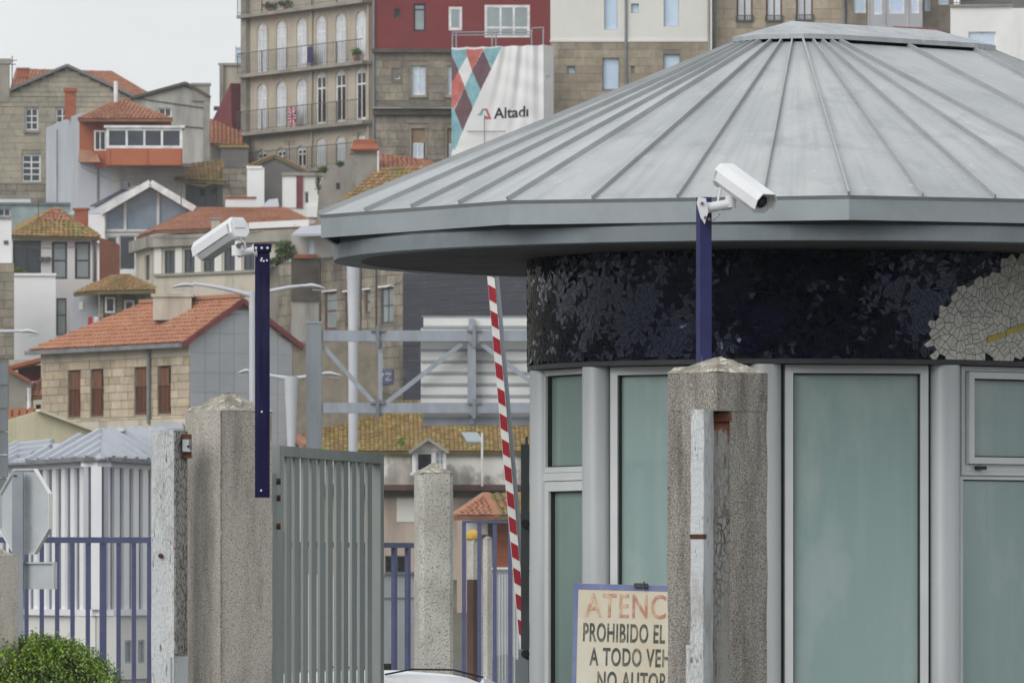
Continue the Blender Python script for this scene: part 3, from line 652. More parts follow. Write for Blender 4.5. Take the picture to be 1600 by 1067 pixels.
# white flange left of the groove
fl = Fac.px(1079, YR-.07, 1099, YR-.085)
mb = MB(); rows = []
for k in range(26):
    z = zat(1095, YR)-.35+(zg+.004-(zat(1095, YR)-.35))*k/25; o = .0012*math.sin(k*1.7)+.004*(k/25-.5)
    rows.append([fl.w(0+o, 0, z), fl.w(fl.W+o, 0, z), fl.w(fl.W+o, .11, z), fl.w(o, .11, z)])
t2 = thing('gate_stop', 'white flaking metal flange running up the left of the pillar groove', 'metal bar', (Lp.x, Lp.y-.05, 0)); mb.loft(rows); mb.build('flange', M['old_paint'], t2)
mb = MB(); z = fl.uz(1090, 838)[1]; fl.box(mb, -.001, fl.W+.002, -.002, .03, z-.008, z+.008); mb.build('rusty_band', M['rust'], t2)
mb = MB(); f2 = Fac.px(1072, YR-.06, 1082, YR-.066); zz = f2.uz(1077, 1007)[1]; f2.box(mb, 0, f2.W, 0, .05, 0.1, zz); mb.build('lower_flange', M['old_paint'], t2)
# middle pillar
YM = F/228; NM = Vector(((656-CX)/F*YM, YM)); sqM = square(NM, .245, 12.5); cM = (sqM[0]+sqM[2])/2; zM = zat(739, YM)
# turn so that the broad face is right of the near corner
sqM = square(NM, .243, 77.5); cM = (sqM[0]+sqM[2])/2
t = thing('gate_pillar', 'pale lichen-spotted concrete pillar between the open gate and the striped barrier arm', 'pillar', (cM.x, cM.y, 0))
def chamfer(sq, c):
    o = []
    for i in range(4):
        p, a, b = sq[i], sq[i-1], sq[(i+1) % 4]; o += [p+(a-p).normalized()*c, p+(b-p).normalized()*c]
    return o
rough_prism((chamfer(sqM, .03), 0, zM)).build('shaft', M['pebble_pale'], t); pyramid(sqM, zM, zat(722, YM+.1), cM).build('pyramid_top', M['lichen_top'], t)
# pebbled pillar at the far left edge
YP = F/230; NP_ = Vector(((-12-CX)/F*YP, YP)); sqP = square(NP_, .2, 60); cP = (sqP[0]+sqP[2])/2
t = thing('fence_pillar', 'low pebbled concrete fence pillar at the left edge behind the hedge', 'pillar', (cP.x, cP.y, 0)); rough_prism((sqP, 0, zat(868, YP))).build('shaft', M['pebble'], t); pyramid(sqP, zat(868, YP), zat(856, YP), cP).build('pyramid_top', M['lichen_top'], t)
# two small pillars behind the right-hand fence
for (xa, xb, yt, yp, s_, lab, mt) in ((729, 750, 842, 832, 150, 'small pillar with yellow lichen crown and rust-brown shaft behind the blue fence', 'brown_rust'), (754, 769, 842, 836, 140, 'thin grey stub pillar beside the yellow-topped one behind the fence', 'pebble_pale')):
    Y = F/s_; a = (xb-xa)/F*Y*.7071; Nq = Vector((((xa+xb)/2-CX)/F*Y, Y)); sq = square(Nq, a, 45); c = (sq[0]+sq[2])/2; z = zat(yt, Y)
    t = thing('fence_pillar', lab, 'pillar', (c.x, c.y, 0))
    if mt == 'brown_rust':
        zm = zat(905, Y); rough_prism((sq, 0, zm)).build('shaft', M['brown_rust'], t); rough_prism((sq, zm+.001, z)).build('shaft_head', M['pebble_pale'], t)
        mb = MB(); mb.tube([(c.x, c.y, z+.001), (c.x, c.y, z+.03), (c.x, c.y, z+.075), (c.x, c.y, z+.1)], [.075, .082, .06, .015], 12); mb.build('crown', M['lichen_yellow'], t, smooth=True)
    else: rough_prism((sq, 0, z)).build('shaft', M[mt], t); pyramid(sq, z, zat(yp, Y), c).build('pyramid_top', M['lichen_top'], t)

# white stile bolted to the left pillar
f1 = Fac.px(235, YL-.02, 272, YL-.105); f2_ = Fac.px(272, YL-.105, 292, YL+.0)
p0, p1, p2 = f1.A, f1.A+f1.U*f1.W, f2_.A+f2_.U*f2_.W; p3 = p0+(p2-p1)
zt = zat(672, YL-.05)
t = thing('gate_post', 'white flaking steel gate post bolted to the left of the concrete pillar', 'post', (p1.x, p1.y, 0))
base = [p0, p1, p2, p3]; rough_prism((base, 0, zt), amp=.0006).build('post', M['old_paint'], t)
side = Fac(p1+Vector((.0, -.001)), p2+Vector((0, -.001))); mb = MB(); side.box(mb, .004, side.W-.001, -.004, .001, zat(1024, YL)+.004, zt-.004); mb.build('side_plate', M['old_paint_dirty'], t)
side2 = Fac(p1.lerp(p0, .24)+Vector((0, -.012)), p2+Vector((0, -.012))); mb = MB(); side2.box(mb, 0, side2.W-.004, -.012, .004, .02, zat(1025, YL)); mb.build('lower_box', M['sign_back'], t)
mb = MB(); mb.box(0, 1, 0, 1, 0, 1) if 0 else None
hb = P(290, 697, YL-.03); mb.hexa([hb+Vector((x, y, z)) for z in (-.05, .05) for x, y in ((-.012, -.03), (.024, -.03), (.024, .03), (-.012, .03))]); hg = mb.build('hinge_plate', M['rust'], t)
mb = MB(); hb = P(292, 696, YL-.065); mb.hexa([hb+Vector((x, y, z)) for z in (-.026, .026) for x, y in ((-.018, -.01), (.018, -.01), (.018, .004), (-.018, .004))]); mb.build('hinge_cap', M['old_paint'], hg)
hb = P(294, 697, YL-.078); mb = MB(); mb.tube([hb, hb+Vector((0, -.008, 0))], .005, 8); mb.build('bolt', M['rubber'], hg)
mb = MB(); hb = P(251, 868, YL-.062); mb.tube([hb, hb+Vector((0, -.02, 0))], [.011, .007], 10); mb.build('bolt', M['rust'], t)

# ------------------------------------------------------------------ camera posts and cameras
def channel_post(name, label, pxa, pxb, yt, yb, Y, m, side_px):
    a, b = (pxa-CX)/F*Y, (pxb-CX)/F*Y; t = thing(name, label, 'post', ((a+b)/2, Y, zat(yb, Y)))
    mb = MB(); s = (side_px-CX)/F*Y; z0, z1 = zat(yb, Y), zat(yt, Y)
    mb.loft([[(a, Y+.03, z), (s, Y, z), (b, Y+.004, z), (b, Y+.045, z), (a+.01, Y+.06, z)] for z in (z0, z1)]); mb.build('post', m, t); return t
pl = channel_post('camera_post', 'dark navy steel post strapped to the left concrete pillar carrying a camera', 398, 421, 382, 777, YL-.12, M['navy_post'], 405)
mb = MB(); Y = YL-.125; a, b = (397-CX)/F*Y, (423-CX)/F*Y; mb.box(a, b, Y-.003, Y+.075, zat(393, Y), zat(386, Y)); mb.box(a-.002, b+.002, Y-.001, Y+.08, zat(385.6, Y), zat(381, Y)); mb.build('cap', M['navy_post'], pl)
for x in (400, 409, 418):
    mb = MB(); p = P(x, 387.5, Y-.003); mb.tube([p, p+Vector((0, -.008, 0))], .0055, 8); mb.build('bolt', M['grey_cam'], pl)
for x, y in ((408, 407), (412, 408), (417, 407), (409, 404), (408, 766), (409, 643)):
    mb = MB(); p = P(x, y, YL-.119); mb.tube([p, p+Vector((0, -.004, 0))], .0045, 8); mb.build('rivet', M['grey_cam'], pl)
pr = channel_post('camera_post', 'blue steel post standing behind the right concrete pillar carrying a camera', 1088, 1112, 308, 1060, YR+.34, M['blue_post'], 1094)
def cctv(label, back, front, up, rad, hb, loc):
    t = thing('security_camera', label, 'camera', loc); d = (front-back).normalized(); up = Vector(up); sx = d.cross(up).normalized(); u = sx.cross(d)
    hood = [(-1, -.42), (-1, .35), (-.62, .92), (.62, .92), (1, .35), (1, -.42), (.93, -.42), (.93, .3), (.58, .84), (-.58, .84), (-.93, .3), (-.93, -.42)]
    mb = MB(); mb.loft([[p+(sx*x+u*y)*rad for x, y in hood] for p in (back-d*.004, front+d*.035)]); mb.build('hood', M['white_cam'], t)
    body = [(-.9, -.5), (-.9, .26), (-.56, .8), (.56, .8), (.9, .26), (.9, -.5), (.55, -.92), (-.55, -.92)]
    mb = MB(); mb.loft([[p+(sx*x+u*y)*rad*.97 for x, y in body] for p in (back+d*.01, front)]); mb.build('housing', M['grey_cam'], t)
    mb = MB(); mb.loft([[back+d*k+(sx*x*sc_+u*y*sc_)*rad for x, y in [(-1, -.5), (-1, .35), (-.62, .9), (.62, .9), (1, .35), (1, -.5), (.6, -.98), (-.6, -.98)]] for k, sc_ in ((.012, 1.0), (-.006, 1.0), (-.012, .9))]); bk = mb.build('back_plate', M['white_cam'], t)
    mb = MB(); mb.loft([[back-d*k+(sx*x+u*y)*rad for x, y in [(-.55, -.1), (.55, -.1), (.55, .6), (-.55, .6)]] for k in (.011, .016)]); mb.build('back_cover', M['white_cam'], bk)
    mb = MB(); mb.loft([[front+d*k+(sx*x*s_+u*y*s_)*rad for x, y in body] for k, s_ in ((-.002, 1.02), (.012, 1.02), (.012, .8), (.004, .78))], cap=False); fr_ = mb.build('front_bezel', M['white_cam'], t)
    mb = MB(); mb.loft([[front+d*k+(sx*x+u*y)*rad*.79 for x, y in body] for k in (.003, .005)]); mb.build('front_window', M['grey_cam'], fr_)
    mb = MB(); mb.tube([front+d*.0052, front+d*.011], rad*.5, 20); ln = mb.build('lens', M['black_glass'], t, smooth=True)
    mb = MB(); mb.tube([front+d*.0112, front+d*.0125], rad*.28, 16); mb.build('lens_glass', M['pane'], ln)
    return t, d, sx, u
# right camera: looks down to the right and towards the viewer
YC = YR+.33
mid = P(1150, 283, YC); dirv = Vector((.142, -.19, -.118)); bk_ = P(1132, 273, YC+.02); ft_ = bk_+dirv.normalized()*.222
tR, d, sx, u = cctv('white security camera on the blue post, pointing down to the right', bk_, ft_, (0, 0, 1), .044, 0, P(1110, 330, YC))
mb = MB(); a = P(1100, 326, YC-.02); b = P(1142, 319, YC-.02); mb.tube([a, a.lerp(b, .3), b], [.022, .017, .019], 14); arm = mb.build('arm', M['white_cam'], tR, smooth=True)
mb = MB(); a = P(1091, 318, YC-.02); mb.loft([[a+Vector((x, y, z)) for x, z in ((0, .022), (.026, .016), (.034, -.03), (.022, -.072), (.008, -.05), (-.006, -.0))] for y in (.01, -.028)]); mb.build('wall_plate', M['white_cam'], tR)
for px, py in ((1097, 318), (1102, 340), (1108, 343)):
    p = P(px, py, YC-.048); mb = MB(); mb.tube([p, p+Vector((0, -.008, 0))], .0055, 8); mb.build('bolt', M['steel_bolt'], tR)
mb = MB(); p = P(1142, 312, YC-.02); mb.tube([p+Vector((0, 0, -.028)), p+Vector((0, 0, .012))], .019, 14); mb.tube([p+Vector((0, .004, .012)), p+Vector((.004, .0, .05))], .011, 10); mb.build('swivel', M['grey_cam'], tR, smooth=True)
mb = MB(); p = P(1088, 318, YC-.015); mb.tube([p, p+Vector((.012, 0, 0))], .005, 8); mb.build('screw', M['steel_bolt'], tR)
mb = MB(); a, b = P(1127, 292, YC+.0), P(1113, 345, YC-.01); mb.tube([a, a+Vector((-.012, -.01, -.05)), a.lerp(b, .5)+Vector((.012, -.02, -.03)), b+Vector((.02, -.01, .02)), b], .004, 8); mb.build('cable', M['grey_cam'], tR, smooth=True)
# left camera: looks away down to the left
YC = YL-.1; bk_ = P(372, 356, YC); dirv = Vector((-.142, .2, -.082)); ft_ = bk_+dirv.normalized()*.262
tL, d, sx, u = cctv('white security camera on the dark navy post, pointing down to the left', bk_, ft_, (0, 0, 1), .049, 0, P(398, 392, YC))
mb = MB(); a = P(400, 391, YC); b = P(371, 397, YC-.01); mb.tube([a, a.lerp(b, .12), a.lerp(b, .2), b], [.03, .026, .017, .016], 14); mb.build('arm', M['white_cam'], tL, smooth=True)
mb = MB(); p = P(371, 388, YC-.01); mb.tube([p+Vector((0, 0, -.032)), p+Vector((0, 0, .012))], .025, 16); mb.tube([p+Vector((0, 0, .012)), p+Vector((0.004, .02, .045))], .013, 10); mb.build('swivel', M['white_cam'], tL, smooth=True)
mb = MB(); p = P(373, 384, YC-.035); mb.tube([p, p+Vector((0, -.004, 0))], .011, 12); mb.build('swivel_hole', M['steel_bolt'], tL)
mb = MB(); c = [P(374, 372, YC-.03), P(382, 378, YC-.05), P(384, 388, YC-.045), P(378, 392, YC-.03)]; mb.tube(c, .0045, 8); mb.build('cable', M['grey_cam'], tL, smooth=True)

# ------------------------------------------------------------------ the open gate
gA, gB = ((437-CX)/F*31.6, 31.6), ((600-CX)/F*33.6, 33.6); fg = Fac(gA, gB); zt = zat(696, 31.6); zb = zat(1092, 31.6)
gate = thing('metal_gate', 'open grey steel gate of close upright slats swung back beside the pillar', 'gate', (gA[0], gA[1], 0))
mb = MB(); fg.box(mb, 0, .075, 0, .045, .12, zt); mb.build('hinge_stile', M['gate_grey'], gate)
mb = MB(); fg.box(mb, fg.W-.07, fg.W, 0, .045, .12, zt); mb.build('end_stile', M['gate_grey'], gate)
mb = MB(); fg.box(mb, .0752, fg.W-.0702, 0, .045, zt-.045, zt); mb.build('top_rail', M['gate_grey'], gate)
mb = MB(); fg.box(mb, .0752, fg.W-.0702, 0, .045, .16, .24); mb.build('bottom_rail', M['gate_grey'], gate)
nb = 11
for k in range(nb):
    u = .075+(fg.W-.145)*(k+1)/(nb+1); mb = MB(); mb.m = []
    hw = .046; tw = random.uniform(-.002, .002); fg.box(mb, u-hw, u+hw, .014+tw, .026+tw, .241, zt-.046); mb.build('slat', M['gate_grey'], gate)
t = thing('hinge_upright', 'narrow grey hinge upright and rusty strap between pillar and gate', 'gate hardware', P(425, 1060, 31.5))
mb = MB(); fh = Fac.px(421, 31.35, 433, 31.5); fh.box(mb, 0, fh.W, 0, .05, 0, zat(740, 31.4)); mb.build('upright', M['gate_grey'], t)
mb = MB(); rows = []
for k in range(60):
    z = zat(778, 31.1)-k*.026; o = .004 if k % 2 else 0; x0, x1 = (408-CX)/F*31.2, (417-CX)/F*31.2
    rows.append([(x0, 31.2-o, z), (x1, 31.2-o, z), (x1, 31.24, z), (x0, 31.24, z)])
mb.loft(rows); mb.build('rusty_strap', M['brown_rust'], t)
for y in (752, 778, 822):
    mb = MB(); p = P(434, y, 31.5); mb.tube([p+Vector((-.012, 0, 0)), p+Vector((.012, 0, 0))], .014, 10); mb.build('hinge_knuckle', M['rust'], t)

# ------------------------------------------------------------------ notice board
YB = 28.9; fb = Fac.px(897, YB, 1186, YB-.25); tilt = R_(-1.4)
bt = thing('notice_board', 'hand-painted cream notice board with blue border standing between kiosk and right pillar', 'sign', (fb.A.x, fb.A.y, 0))
o0 = fb.at(897, 911); U = (Vector((fb.U.x, fb.U.y, 0))*math.cos(tilt)+Vector((0, 0, 1))*math.sin(tilt)); V = (Vector((0, 0, 1))*math.cos(tilt)-Vector((fb.U.x, fb.U.y, 0))*math.sin(tilt)); Nb = U.cross(V)
px2m = YB/F; Wb, Hb = 292*px2m, 330*px2m
def bb(mb, u0, u1, v0, v1, n0, n1, m=0): mb.hexa([o0+U*u-V*v+Nb*n for v in (v1, v0) for u, n in ((u0, n1), (u1, n1), (u1, n0), (u0, n0))], m)
mb = MB(); bb(mb, 0, Wb, 0, Hb, -.015, 0); mb.build('board', M['board_cream'], bt)
bw = 9*px2m
for nm, a in (('border', (0, Wb, 0, bw)), ('border', (0, bw*.8, bw, Hb)), ('border', (Wb-bw*.8, Wb, bw, Hb)), ('border', (bw*.8, Wb-bw*.8, Hb-bw, Hb))):
    mb = MB(); bb(mb, *a, -.0005, .0012); mb.build(nm, M['board_blue'], bt)
def boardtext(s, px, py, cap, m, xs, bold, sp):  # px,py: left end of the baseline in board pixels
    sz = cap*px2m/.70; ring_text(s, sz, o0+U*(px*px2m)-V*(py*px2m)+Nb*.0012, U, V, M[m], 'lettering', bt, bold=bold, xs=xs, depth=.0004, space=sp)
boardtext('ATENCION', 20, 51, 37, 'letter_red', .72, .001, 1.12)
boardtext('PROHIBIDO EL PASO', 16, 89, 28, 'letter_dark', .475, .002, 1.1)
boardtext('A TODO VEHICULO', 29, 126, 27, 'letter_dark', .52, .002, 1.12)
boardtext('NO AUTORIZADO', 41, 163, 27, 'letter_dark', .52, .002, 1.12)
for k in (.2, .8):
    mb = MB(); bb(mb, Wb*k-.02, Wb*k+.02, Hb+.001, Hb+2.0, -.06, -.02); mb.build('leg', M['dark_steel'], bt)
mb = MB(); bb(mb, 100*px2m, 122*px2m, -3*px2m, 4*px2m, .0, .012); bb(mb, 116*px2m, 118*px2m, -6*px2m, 7*px2m, .012, .016); mb.build('clip', M['dark_steel'], bt)
for k in (.2, .8):
    f = 0
# ------------------------------------------------------------------ barrier arm and its housing
t = thing('boom_barrier', 'raised red and white striped barrier boom standing to the left of the kiosk', 'barrier', P(816, 1100, 38))
a, b = P(818, 1012, 38), P(764.8, 409, 38); d = (b-a).normalized(); Lr = (b-a).length
fw = Vector((d.z, 0, -d.x)); 
mb = MB(); hw = 6.2/F*38; mb.loft([[a+fw*x*hw*s_+Vector((0, y, 0)) for x, y in ((-1, 0), (1, 0), (1, .05), (-1, .05))] for s_ in (1.0,)]+[[b+fw*x*hw*.9+Vector((0, y, 0)) for x, y in ((-1, 0), (1, 0), (1, .05), (-1, .05))]]); mb.build('arm', M['barrier_white'], t)
mb = MB(); mb.loft([[p+fw*x*hw+Vector((0, y, 0)) for x, y in ((1.02, .012), (2.05, .02), (2.05, .06), (1.02, .06))] for p in (a, b)]); mb.build('arm_back', M['galv'], t)
per = 40.3/F*38; k = 0; z = Lr-.0
while z > .06:
    s0_, s1_ = z, max(0.02, z-per*.52); sk = hw*1.5; mb = MB()
    pts = [a+d*(s0_+sk*.55)-fw*hw*.86, a+d*(s0_-sk*.25)+fw*hw*.86, a+d*(s1_-sk*.55)+fw*hw*.86, a+d*(s1_+sk*.25)-fw*hw*.86]
    if k == 0: pts[0] = a+d*Lr-fw*hw*.9; pts[1] = a+d*Lr+fw*hw*.9
    mb.loft([[p+Vector((0, -.0006, 0)) for p in pts], [p+Vector((0, -.0026, 0)) for p in pts]]); mb.build('red_stripe', M['barrier_red'], t); z -= per; k += 1
t = thing('barrier_housing', 'dark steel barrier upright with hinge brackets beside the kiosk door bay', 'barrier post', P(820, 1100, 37.2))
Y = 37.0; X = lambda px: (px-CX)/F*Y
mb = MB(); mb.box(X(814), X(827), Y, Y+.15, 0, zat(694, Y)); mb.box(X(821), X(825), Y+.02, Y+.08, zat(694, Y), zat(682, Y)); mb.build('upright', M['dark_steel'], t)
mb = MB(); mb.box(X(806), X(826), Y-.03, Y-.002, 0, zat(1030, Y)); mb.box(X(810), X(822), Y-.03, Y-.002, zat(1030, Y), zat(1014, Y)); mb.build('lower_plate', M['galv_dark'], t)
for y in (818, 1021):
    mb = MB(); p = P(821, y, Y-.035); mb.tube([p+Vector((0, .03, 0)), p], .022, 14); mb.build('hinge', M['rubber'], t)
# ------------------------------------------------------------------ blue fences
def fence(label, pa, Ya, pb, Yb, ytop, bars, bw, rail, thick=None, lowrail=True):
    f_ = Fac.px(pa, Ya, pb, Yb); t = thing('blue_fence', label, 'fence', (f_.A.x, f_.A.y, 0)); zt = f_.uz((pa+pb)/2, ytop)[1]; rh = rail*f_.A.y/F
    mb = MB(); f_.box(mb, 0, f_.W, 0, .06, zt-rh, zt); mb.build('top_rail', M['fence_blue'], t)
    mb = MB(); f_.box(mb, 0, f_.W, 0, .05, .14, .19); mb.build('bottom_rail', M['fence_blue'], t)
    for px in bars:
        u = f_.uz(px, 900)[0]; q = bw*(1.55 if thick and px in thick else 1)*f_.A.y/F/2; mb = MB(); f_.box(mb, u-q, u+q, .008, .008+2*q, 0.02, zt-rh-.001); mb.build('bar', M['fence_blue'], t)
    return t
fence('blue bar fence behind the hedge, left of the white gate post', -20, 57, 437, 57.5, 839, list(range(-6, 420, 24)), 6.2, 9, thick=(162,))
fence('blue bar fence seen through and beyond the open gate', 443, 59, 652, 60.5, 847, list(range(452, 640, 21))+[641], 7, 8)
fence('taller blue bar fence with thin top rail between pale pillar and barrier', 722, 57, 842, 57, 813, [725, 749, 773, 797, 821], 6.5, 4, thick=())
# ------------------------------------------------------------------ octagonal sign seen from behind
YS = 52; 
t = thing('traffic_sign', 'back of an octagonal grey sign and small plate on a grey post at left', 'traffic sign', P(28, 1300, YS))
so_ = Fac(((34-CX)/F*YS, YS), ((34-CX)/F*YS+.64, YS-.77)); rad = 66/F*YS/math.cos(R_(22.5)); cz_ = zat(799, YS)
mb = MB(); oc = [(rad*math.cos(R_(22.5+45*k)), rad*math.sin(R_(22.5+45*k))) for k in range(8)]
mb.loft([[so_.w(x*s_, d_, cz_+z*s_) for x, z in oc] for d_, s_ in ((.05, 1), (.02, 1), (.02, .965), (.032, .96))]); mb.build('octagon_plate', M['sign_back'], t)
mb = MB(); 
for k in range(8):
    (x0, z0), (x1, z1) = oc[k], oc[(k+1) % 8]; mb.bar(so_.w(x0, .03, cz_+z0), so_.w(x1, .03, cz_+z1), .006, .03, (so_.N.x, so_.N.y, 0))
mb.build('rim', M['sign_white'], t)
px_ = lambda p: (p-CX)/F*YS
mb = MB(); mb.box(px_(20), px_(37), YS-.09, YS-.005, 0, zat(737, YS)); mb.build('post', M['galv'], t)
u0, u1 = so_.uz(-6, 900)[0], so_.uz(83, 900)[0]; mb = MB(); za, zb = zat(920, YS), zat(878, YS); so_.box(mb, u0, u1, .02, .035, za, zb); so_.box(mb, u0, u1, .003, .0195, zb-.012, zb+.001); so_.box(mb, u1-.012, u1+.001, .003, .0195, za, zb-.0125); mb.build('lower_plate', M['sign_back'], t)
for y in (743, 868, 881, 916):
    for x in (22, 25):
        mb = MB(); p = P(x, y, YS-.091); mb.tube([p, p+Vector((0, -.006, 0))], .006, 6); mb.build('bolt', M['rubber'], t)
# stacked direction sign backs at the left edge
t = thing('direction_sign', 'stack of grey direction sign backs cut by the left picture edge', 'direction sign', P(-30, 1300, 53))
for k in range(6):
    y0, y1 = 567+k*36, 567+k*36+34; mb = MB(); mb.box((-150-CX)/F*53, (12-CX)/F*53, 53, 53.06, zat(y1, 53), zat(y0, 53)); mb.box((-150-CX)/F*53, (12-CX)/F*53, 52.985, 52.999, zat(y1, 53), zat(y1-4, 53)); mb.build('sign_plank', M['galv_dark'], t)
for x in (-30, -120):
    mb = MB(); mb.tube([((x-CX)/F*53, 52.94, 0), ((x-CX)/F*53, 52.94, zat(560, 53))], .04, 12); mb.build('post', M['galv'], t)
# hedge
t = thing('clipped_hedge', 'rounded green clipped hedge in front of the blue fence at lower left', 'hedge', P(60, 1300, 50))
def hz(x, y): # plan-relative height of hedge
    return 0
cx_, cy_ = (52-CX)/F*50, 50.3; rx, ry, rz = 186/F*50, .9, zat(1010, 50)
mb = MB(); mb.tube([(cx_, cy_, .02)]+[(cx_, cy_, rz*.95*math.sin(R_(a))) for a in (20, 45, 70)]+[(cx_, cy_, rz*.945)], [.01]*5, 6)
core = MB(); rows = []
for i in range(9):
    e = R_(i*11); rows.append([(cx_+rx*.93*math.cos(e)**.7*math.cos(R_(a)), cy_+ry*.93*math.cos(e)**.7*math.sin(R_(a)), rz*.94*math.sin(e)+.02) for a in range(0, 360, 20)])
core.loft(rows); core.build('dark_core', M['hedge_core'], t)  # solid dark filler added to block the view through the leaves
mb = MB()
for _ in range(30000):
    e = R_(90)*random.random()**.8; a = random.uniform(0, 2*math.pi); k = 1+random.gauss(0, .02)+.025*math.sin(a*9+e*7)
    p = Vector((cx_+rx*k*max(0, math.cos(e))**.7*math.cos(a), cy_+ry*k*max(0, math.cos(e))**.7*math.sin(a), rz*k*math.sin(e)))
    if random.random() < .04: p.z += random.uniform(0, .05)
    q = Matrix.Rotation(random.uniform(0, 6.28), 3, 'Z') @ Matrix.Rotation(random.uniform(-1.2, 1.2), 3, 'X'); s = random.uniform(.009, .019)
    mb.face([p+q@Vector((0, -s, 0)), p+q@Vector((s*.5, 0, s*.2)), p+q@Vector((0, s, 0)), p+q@Vector((-s*.5, 0, s*.2))])
mb.build('leaves', M['hedge_leaf'], t, stuff=True)
# ------------------------------------------------------------------ parked car, only its roof shows
YK = 40; ct = thing('parked_car', 'white car beyond the gate, its roof showing at the bottom edge', 'car', P(560, 1300, YK)+Vector((0, 0, -.5)))
cc = P(560, 1045, YK); x0 = cc.x; zr = zat(1049, YK); ca = R_(24)
def cp(l, wv, z): return Vector((x0+l*math.cos(ca)-wv*math.sin(ca), YK+1+l*math.sin(ca)+wv*math.cos(ca), z))
def sect(l, hw, z0, z1, rd=.12): return [cp(l, -hw, z0), cp(l, -hw, z1-rd), cp(l, -hw+rd, z1), cp(l, hw-rd, z1), cp(l, hw, z1-rd), cp(l, hw, z0)]
zb_ = zr-.46
mb = MB(); mb.loft([sect(l, w_, .28, z) for l, w_, z in ((-2.0, .7, zb_-.25), (-1.85, .82, zb_-.14), (-.95, .86, zb_), (.9, .86, zb_-.02), (1.75, .82, zb_-.1), (1.95, .74, zb_-.22))]); mb.build('body', M['car_white'], ct, smooth=True)
mb = MB(); mb.loft([sect(l, w_, zb_-.05, z, .06) for l, w_, z in ((-1.15, .72, zb_-.02), (-.5, .58, zr-.1), (.35, .58, zr-.09), (1.2, .72, zb_-.02))]); mb.build('side_glass', M['car_glass'], ct, smooth=True)
mb = MB(); rows = []
for l, w_, z in ((-.62, .6, zr-.07), (-.5, .62, zr-.035), (-.2, .64, zr-.004), (.1, .64, zr), (.4, .63, zr-.02), (.52, .6, zr-.06)):
    rows.append([cp(l, -w_, z-.11), cp(l, -w_*.85, z-.02), cp(l, -w_*.4, z), cp(l, w_*.4, z), cp(l, w_*.85, z-.02), cp(l, w_, z-.11), cp(l, 0, z-.12)])
mb.loft(rows); mb.build('roof', M['car_white'], ct, smooth=True)
for s in (-1, 1):
    for a, b in ((-1.13, -.56), (1.18, .46)):
        mb = MB(); mb.bar(cp(a, s*.73, zb_-.02), cp(b, s*.62, zr-.06), .07, .05); mb.build('roof_pillar', M['car_white'], ct)
    mb = MB(); mb.tube([cp(-.1, s*.56, zr-.02), cp(.05, s*.58, zr+.008), cp(.3, s*.58, zr+.004), cp(.5, s*.55, zr-.04)], .005, 8); mb.build('roof_rail', M['rubber'], ct, smooth=True)
    for l in (-1.25, 1.2):
        mb = MB(); mb.tube([cp(l, s*.7, .3), cp(l, s*.875, .3)], .3, 24); wh = mb.build('wheel', M['rubber'], ct, smooth=True); mb = MB(); mb.tube([cp(l, s*.876, .3), cp(l, s*.885, .3)], .19, 18); mb.build('rim', M['galv'], wh)
# ------------------------------------------------------------------ buildings on the hill
def house(name, label, cat, fac, group=None, zb=None):
    q = fac.A+fac.U*fac.W*.5; z = (H(q.y)-1.2) if zb is None else zb
    t = thing(name, label, cat, (q.x, q.y, z), group); t['z0'] = z; return t
def body(root, fac, ytop, m, ops=(), name='wall', depth=6, rec=.18, gable=None, u=None, zb=None, d=0):
    """ytop: photo row of the wall top at its middle; ops in metres"""
    u0, u1 = u or (0, fac.W); xm = proj(fac.w((u0+u1)/2, 0, 0))[0]; zt = fac.uz(xm, ytop)[1]
    z0 = root['z0'] if zb is None else zb
    g = [fac.uz(*p) for p in gable] if gable else None
    facade(root, fac, u0, u1, z0, zt, ops, M[m], name, depth, rec, g, d=d); return zt
def wins(root, fac, rects, fm='white_frame', pm='pane', nx=2, nz=1, fw=.07, rec=.14, sill=None, arch=0, split=True, d=0):
    for r in rects: window(root, fac, r, M[fm], M[pm], nx, nz, fw, rec, M[sill] if sill else None, split=split, d=d)
def downpipe(root, fac, px, y0, y1, r=.05, m='gutter', d=-.08):
    mb = MB(); mb.tube([fac.at(px, y1, d), fac.at(px, y0, d)], r, 8); mb.build('downpipe', M[m], root, smooth=True)
def strip(root, fac, x0, x1, ya, yb, out_, m, name, d=0, hh=None):
    """horizontal ledge between two columns; ya is its top row at the middle, yb its bottom row"""
    xm = (x0+x1)/2; u0, u1 = fac.uz(x0, 0)[0], fac.uz(x1, 0)[0]; z1, z0 = fac.uz(xm, ya)[1], fac.uz(xm, yb)[1]
    mb = MB(); fac.box(mb, u0, u1, d-out_, d+.02, z0, z1); return mb.build(name, M[m], root)
def panel(root, pts, t, m, name): mb = MB(); mb.slab(pts, t); return mb.build(name, M[m], root)
def chimney(root, x0, x1, yt, yb, Y, m, cap='concrete', dep=None, capm=None):
    a, b = (x0-CX)/F*Y, (x1-CX)/F*Y; dp = dep or (b-a)*.8; z0, z1 = zat(yb, Y), zat(yt, Y); ch = (z1-z0)*.12
    mb = MB(); mb.box(a, b, Y, Y+dp, z0, z1-ch); o = mb.build('chimney', M[m], root)
    mb = MB(); mb.box(a-.06, b+.06, Y-.06, Y+dp+.06, z1-ch+.001, z1); mb.build('chimney_cap', M[capm or cap], o)
    return o

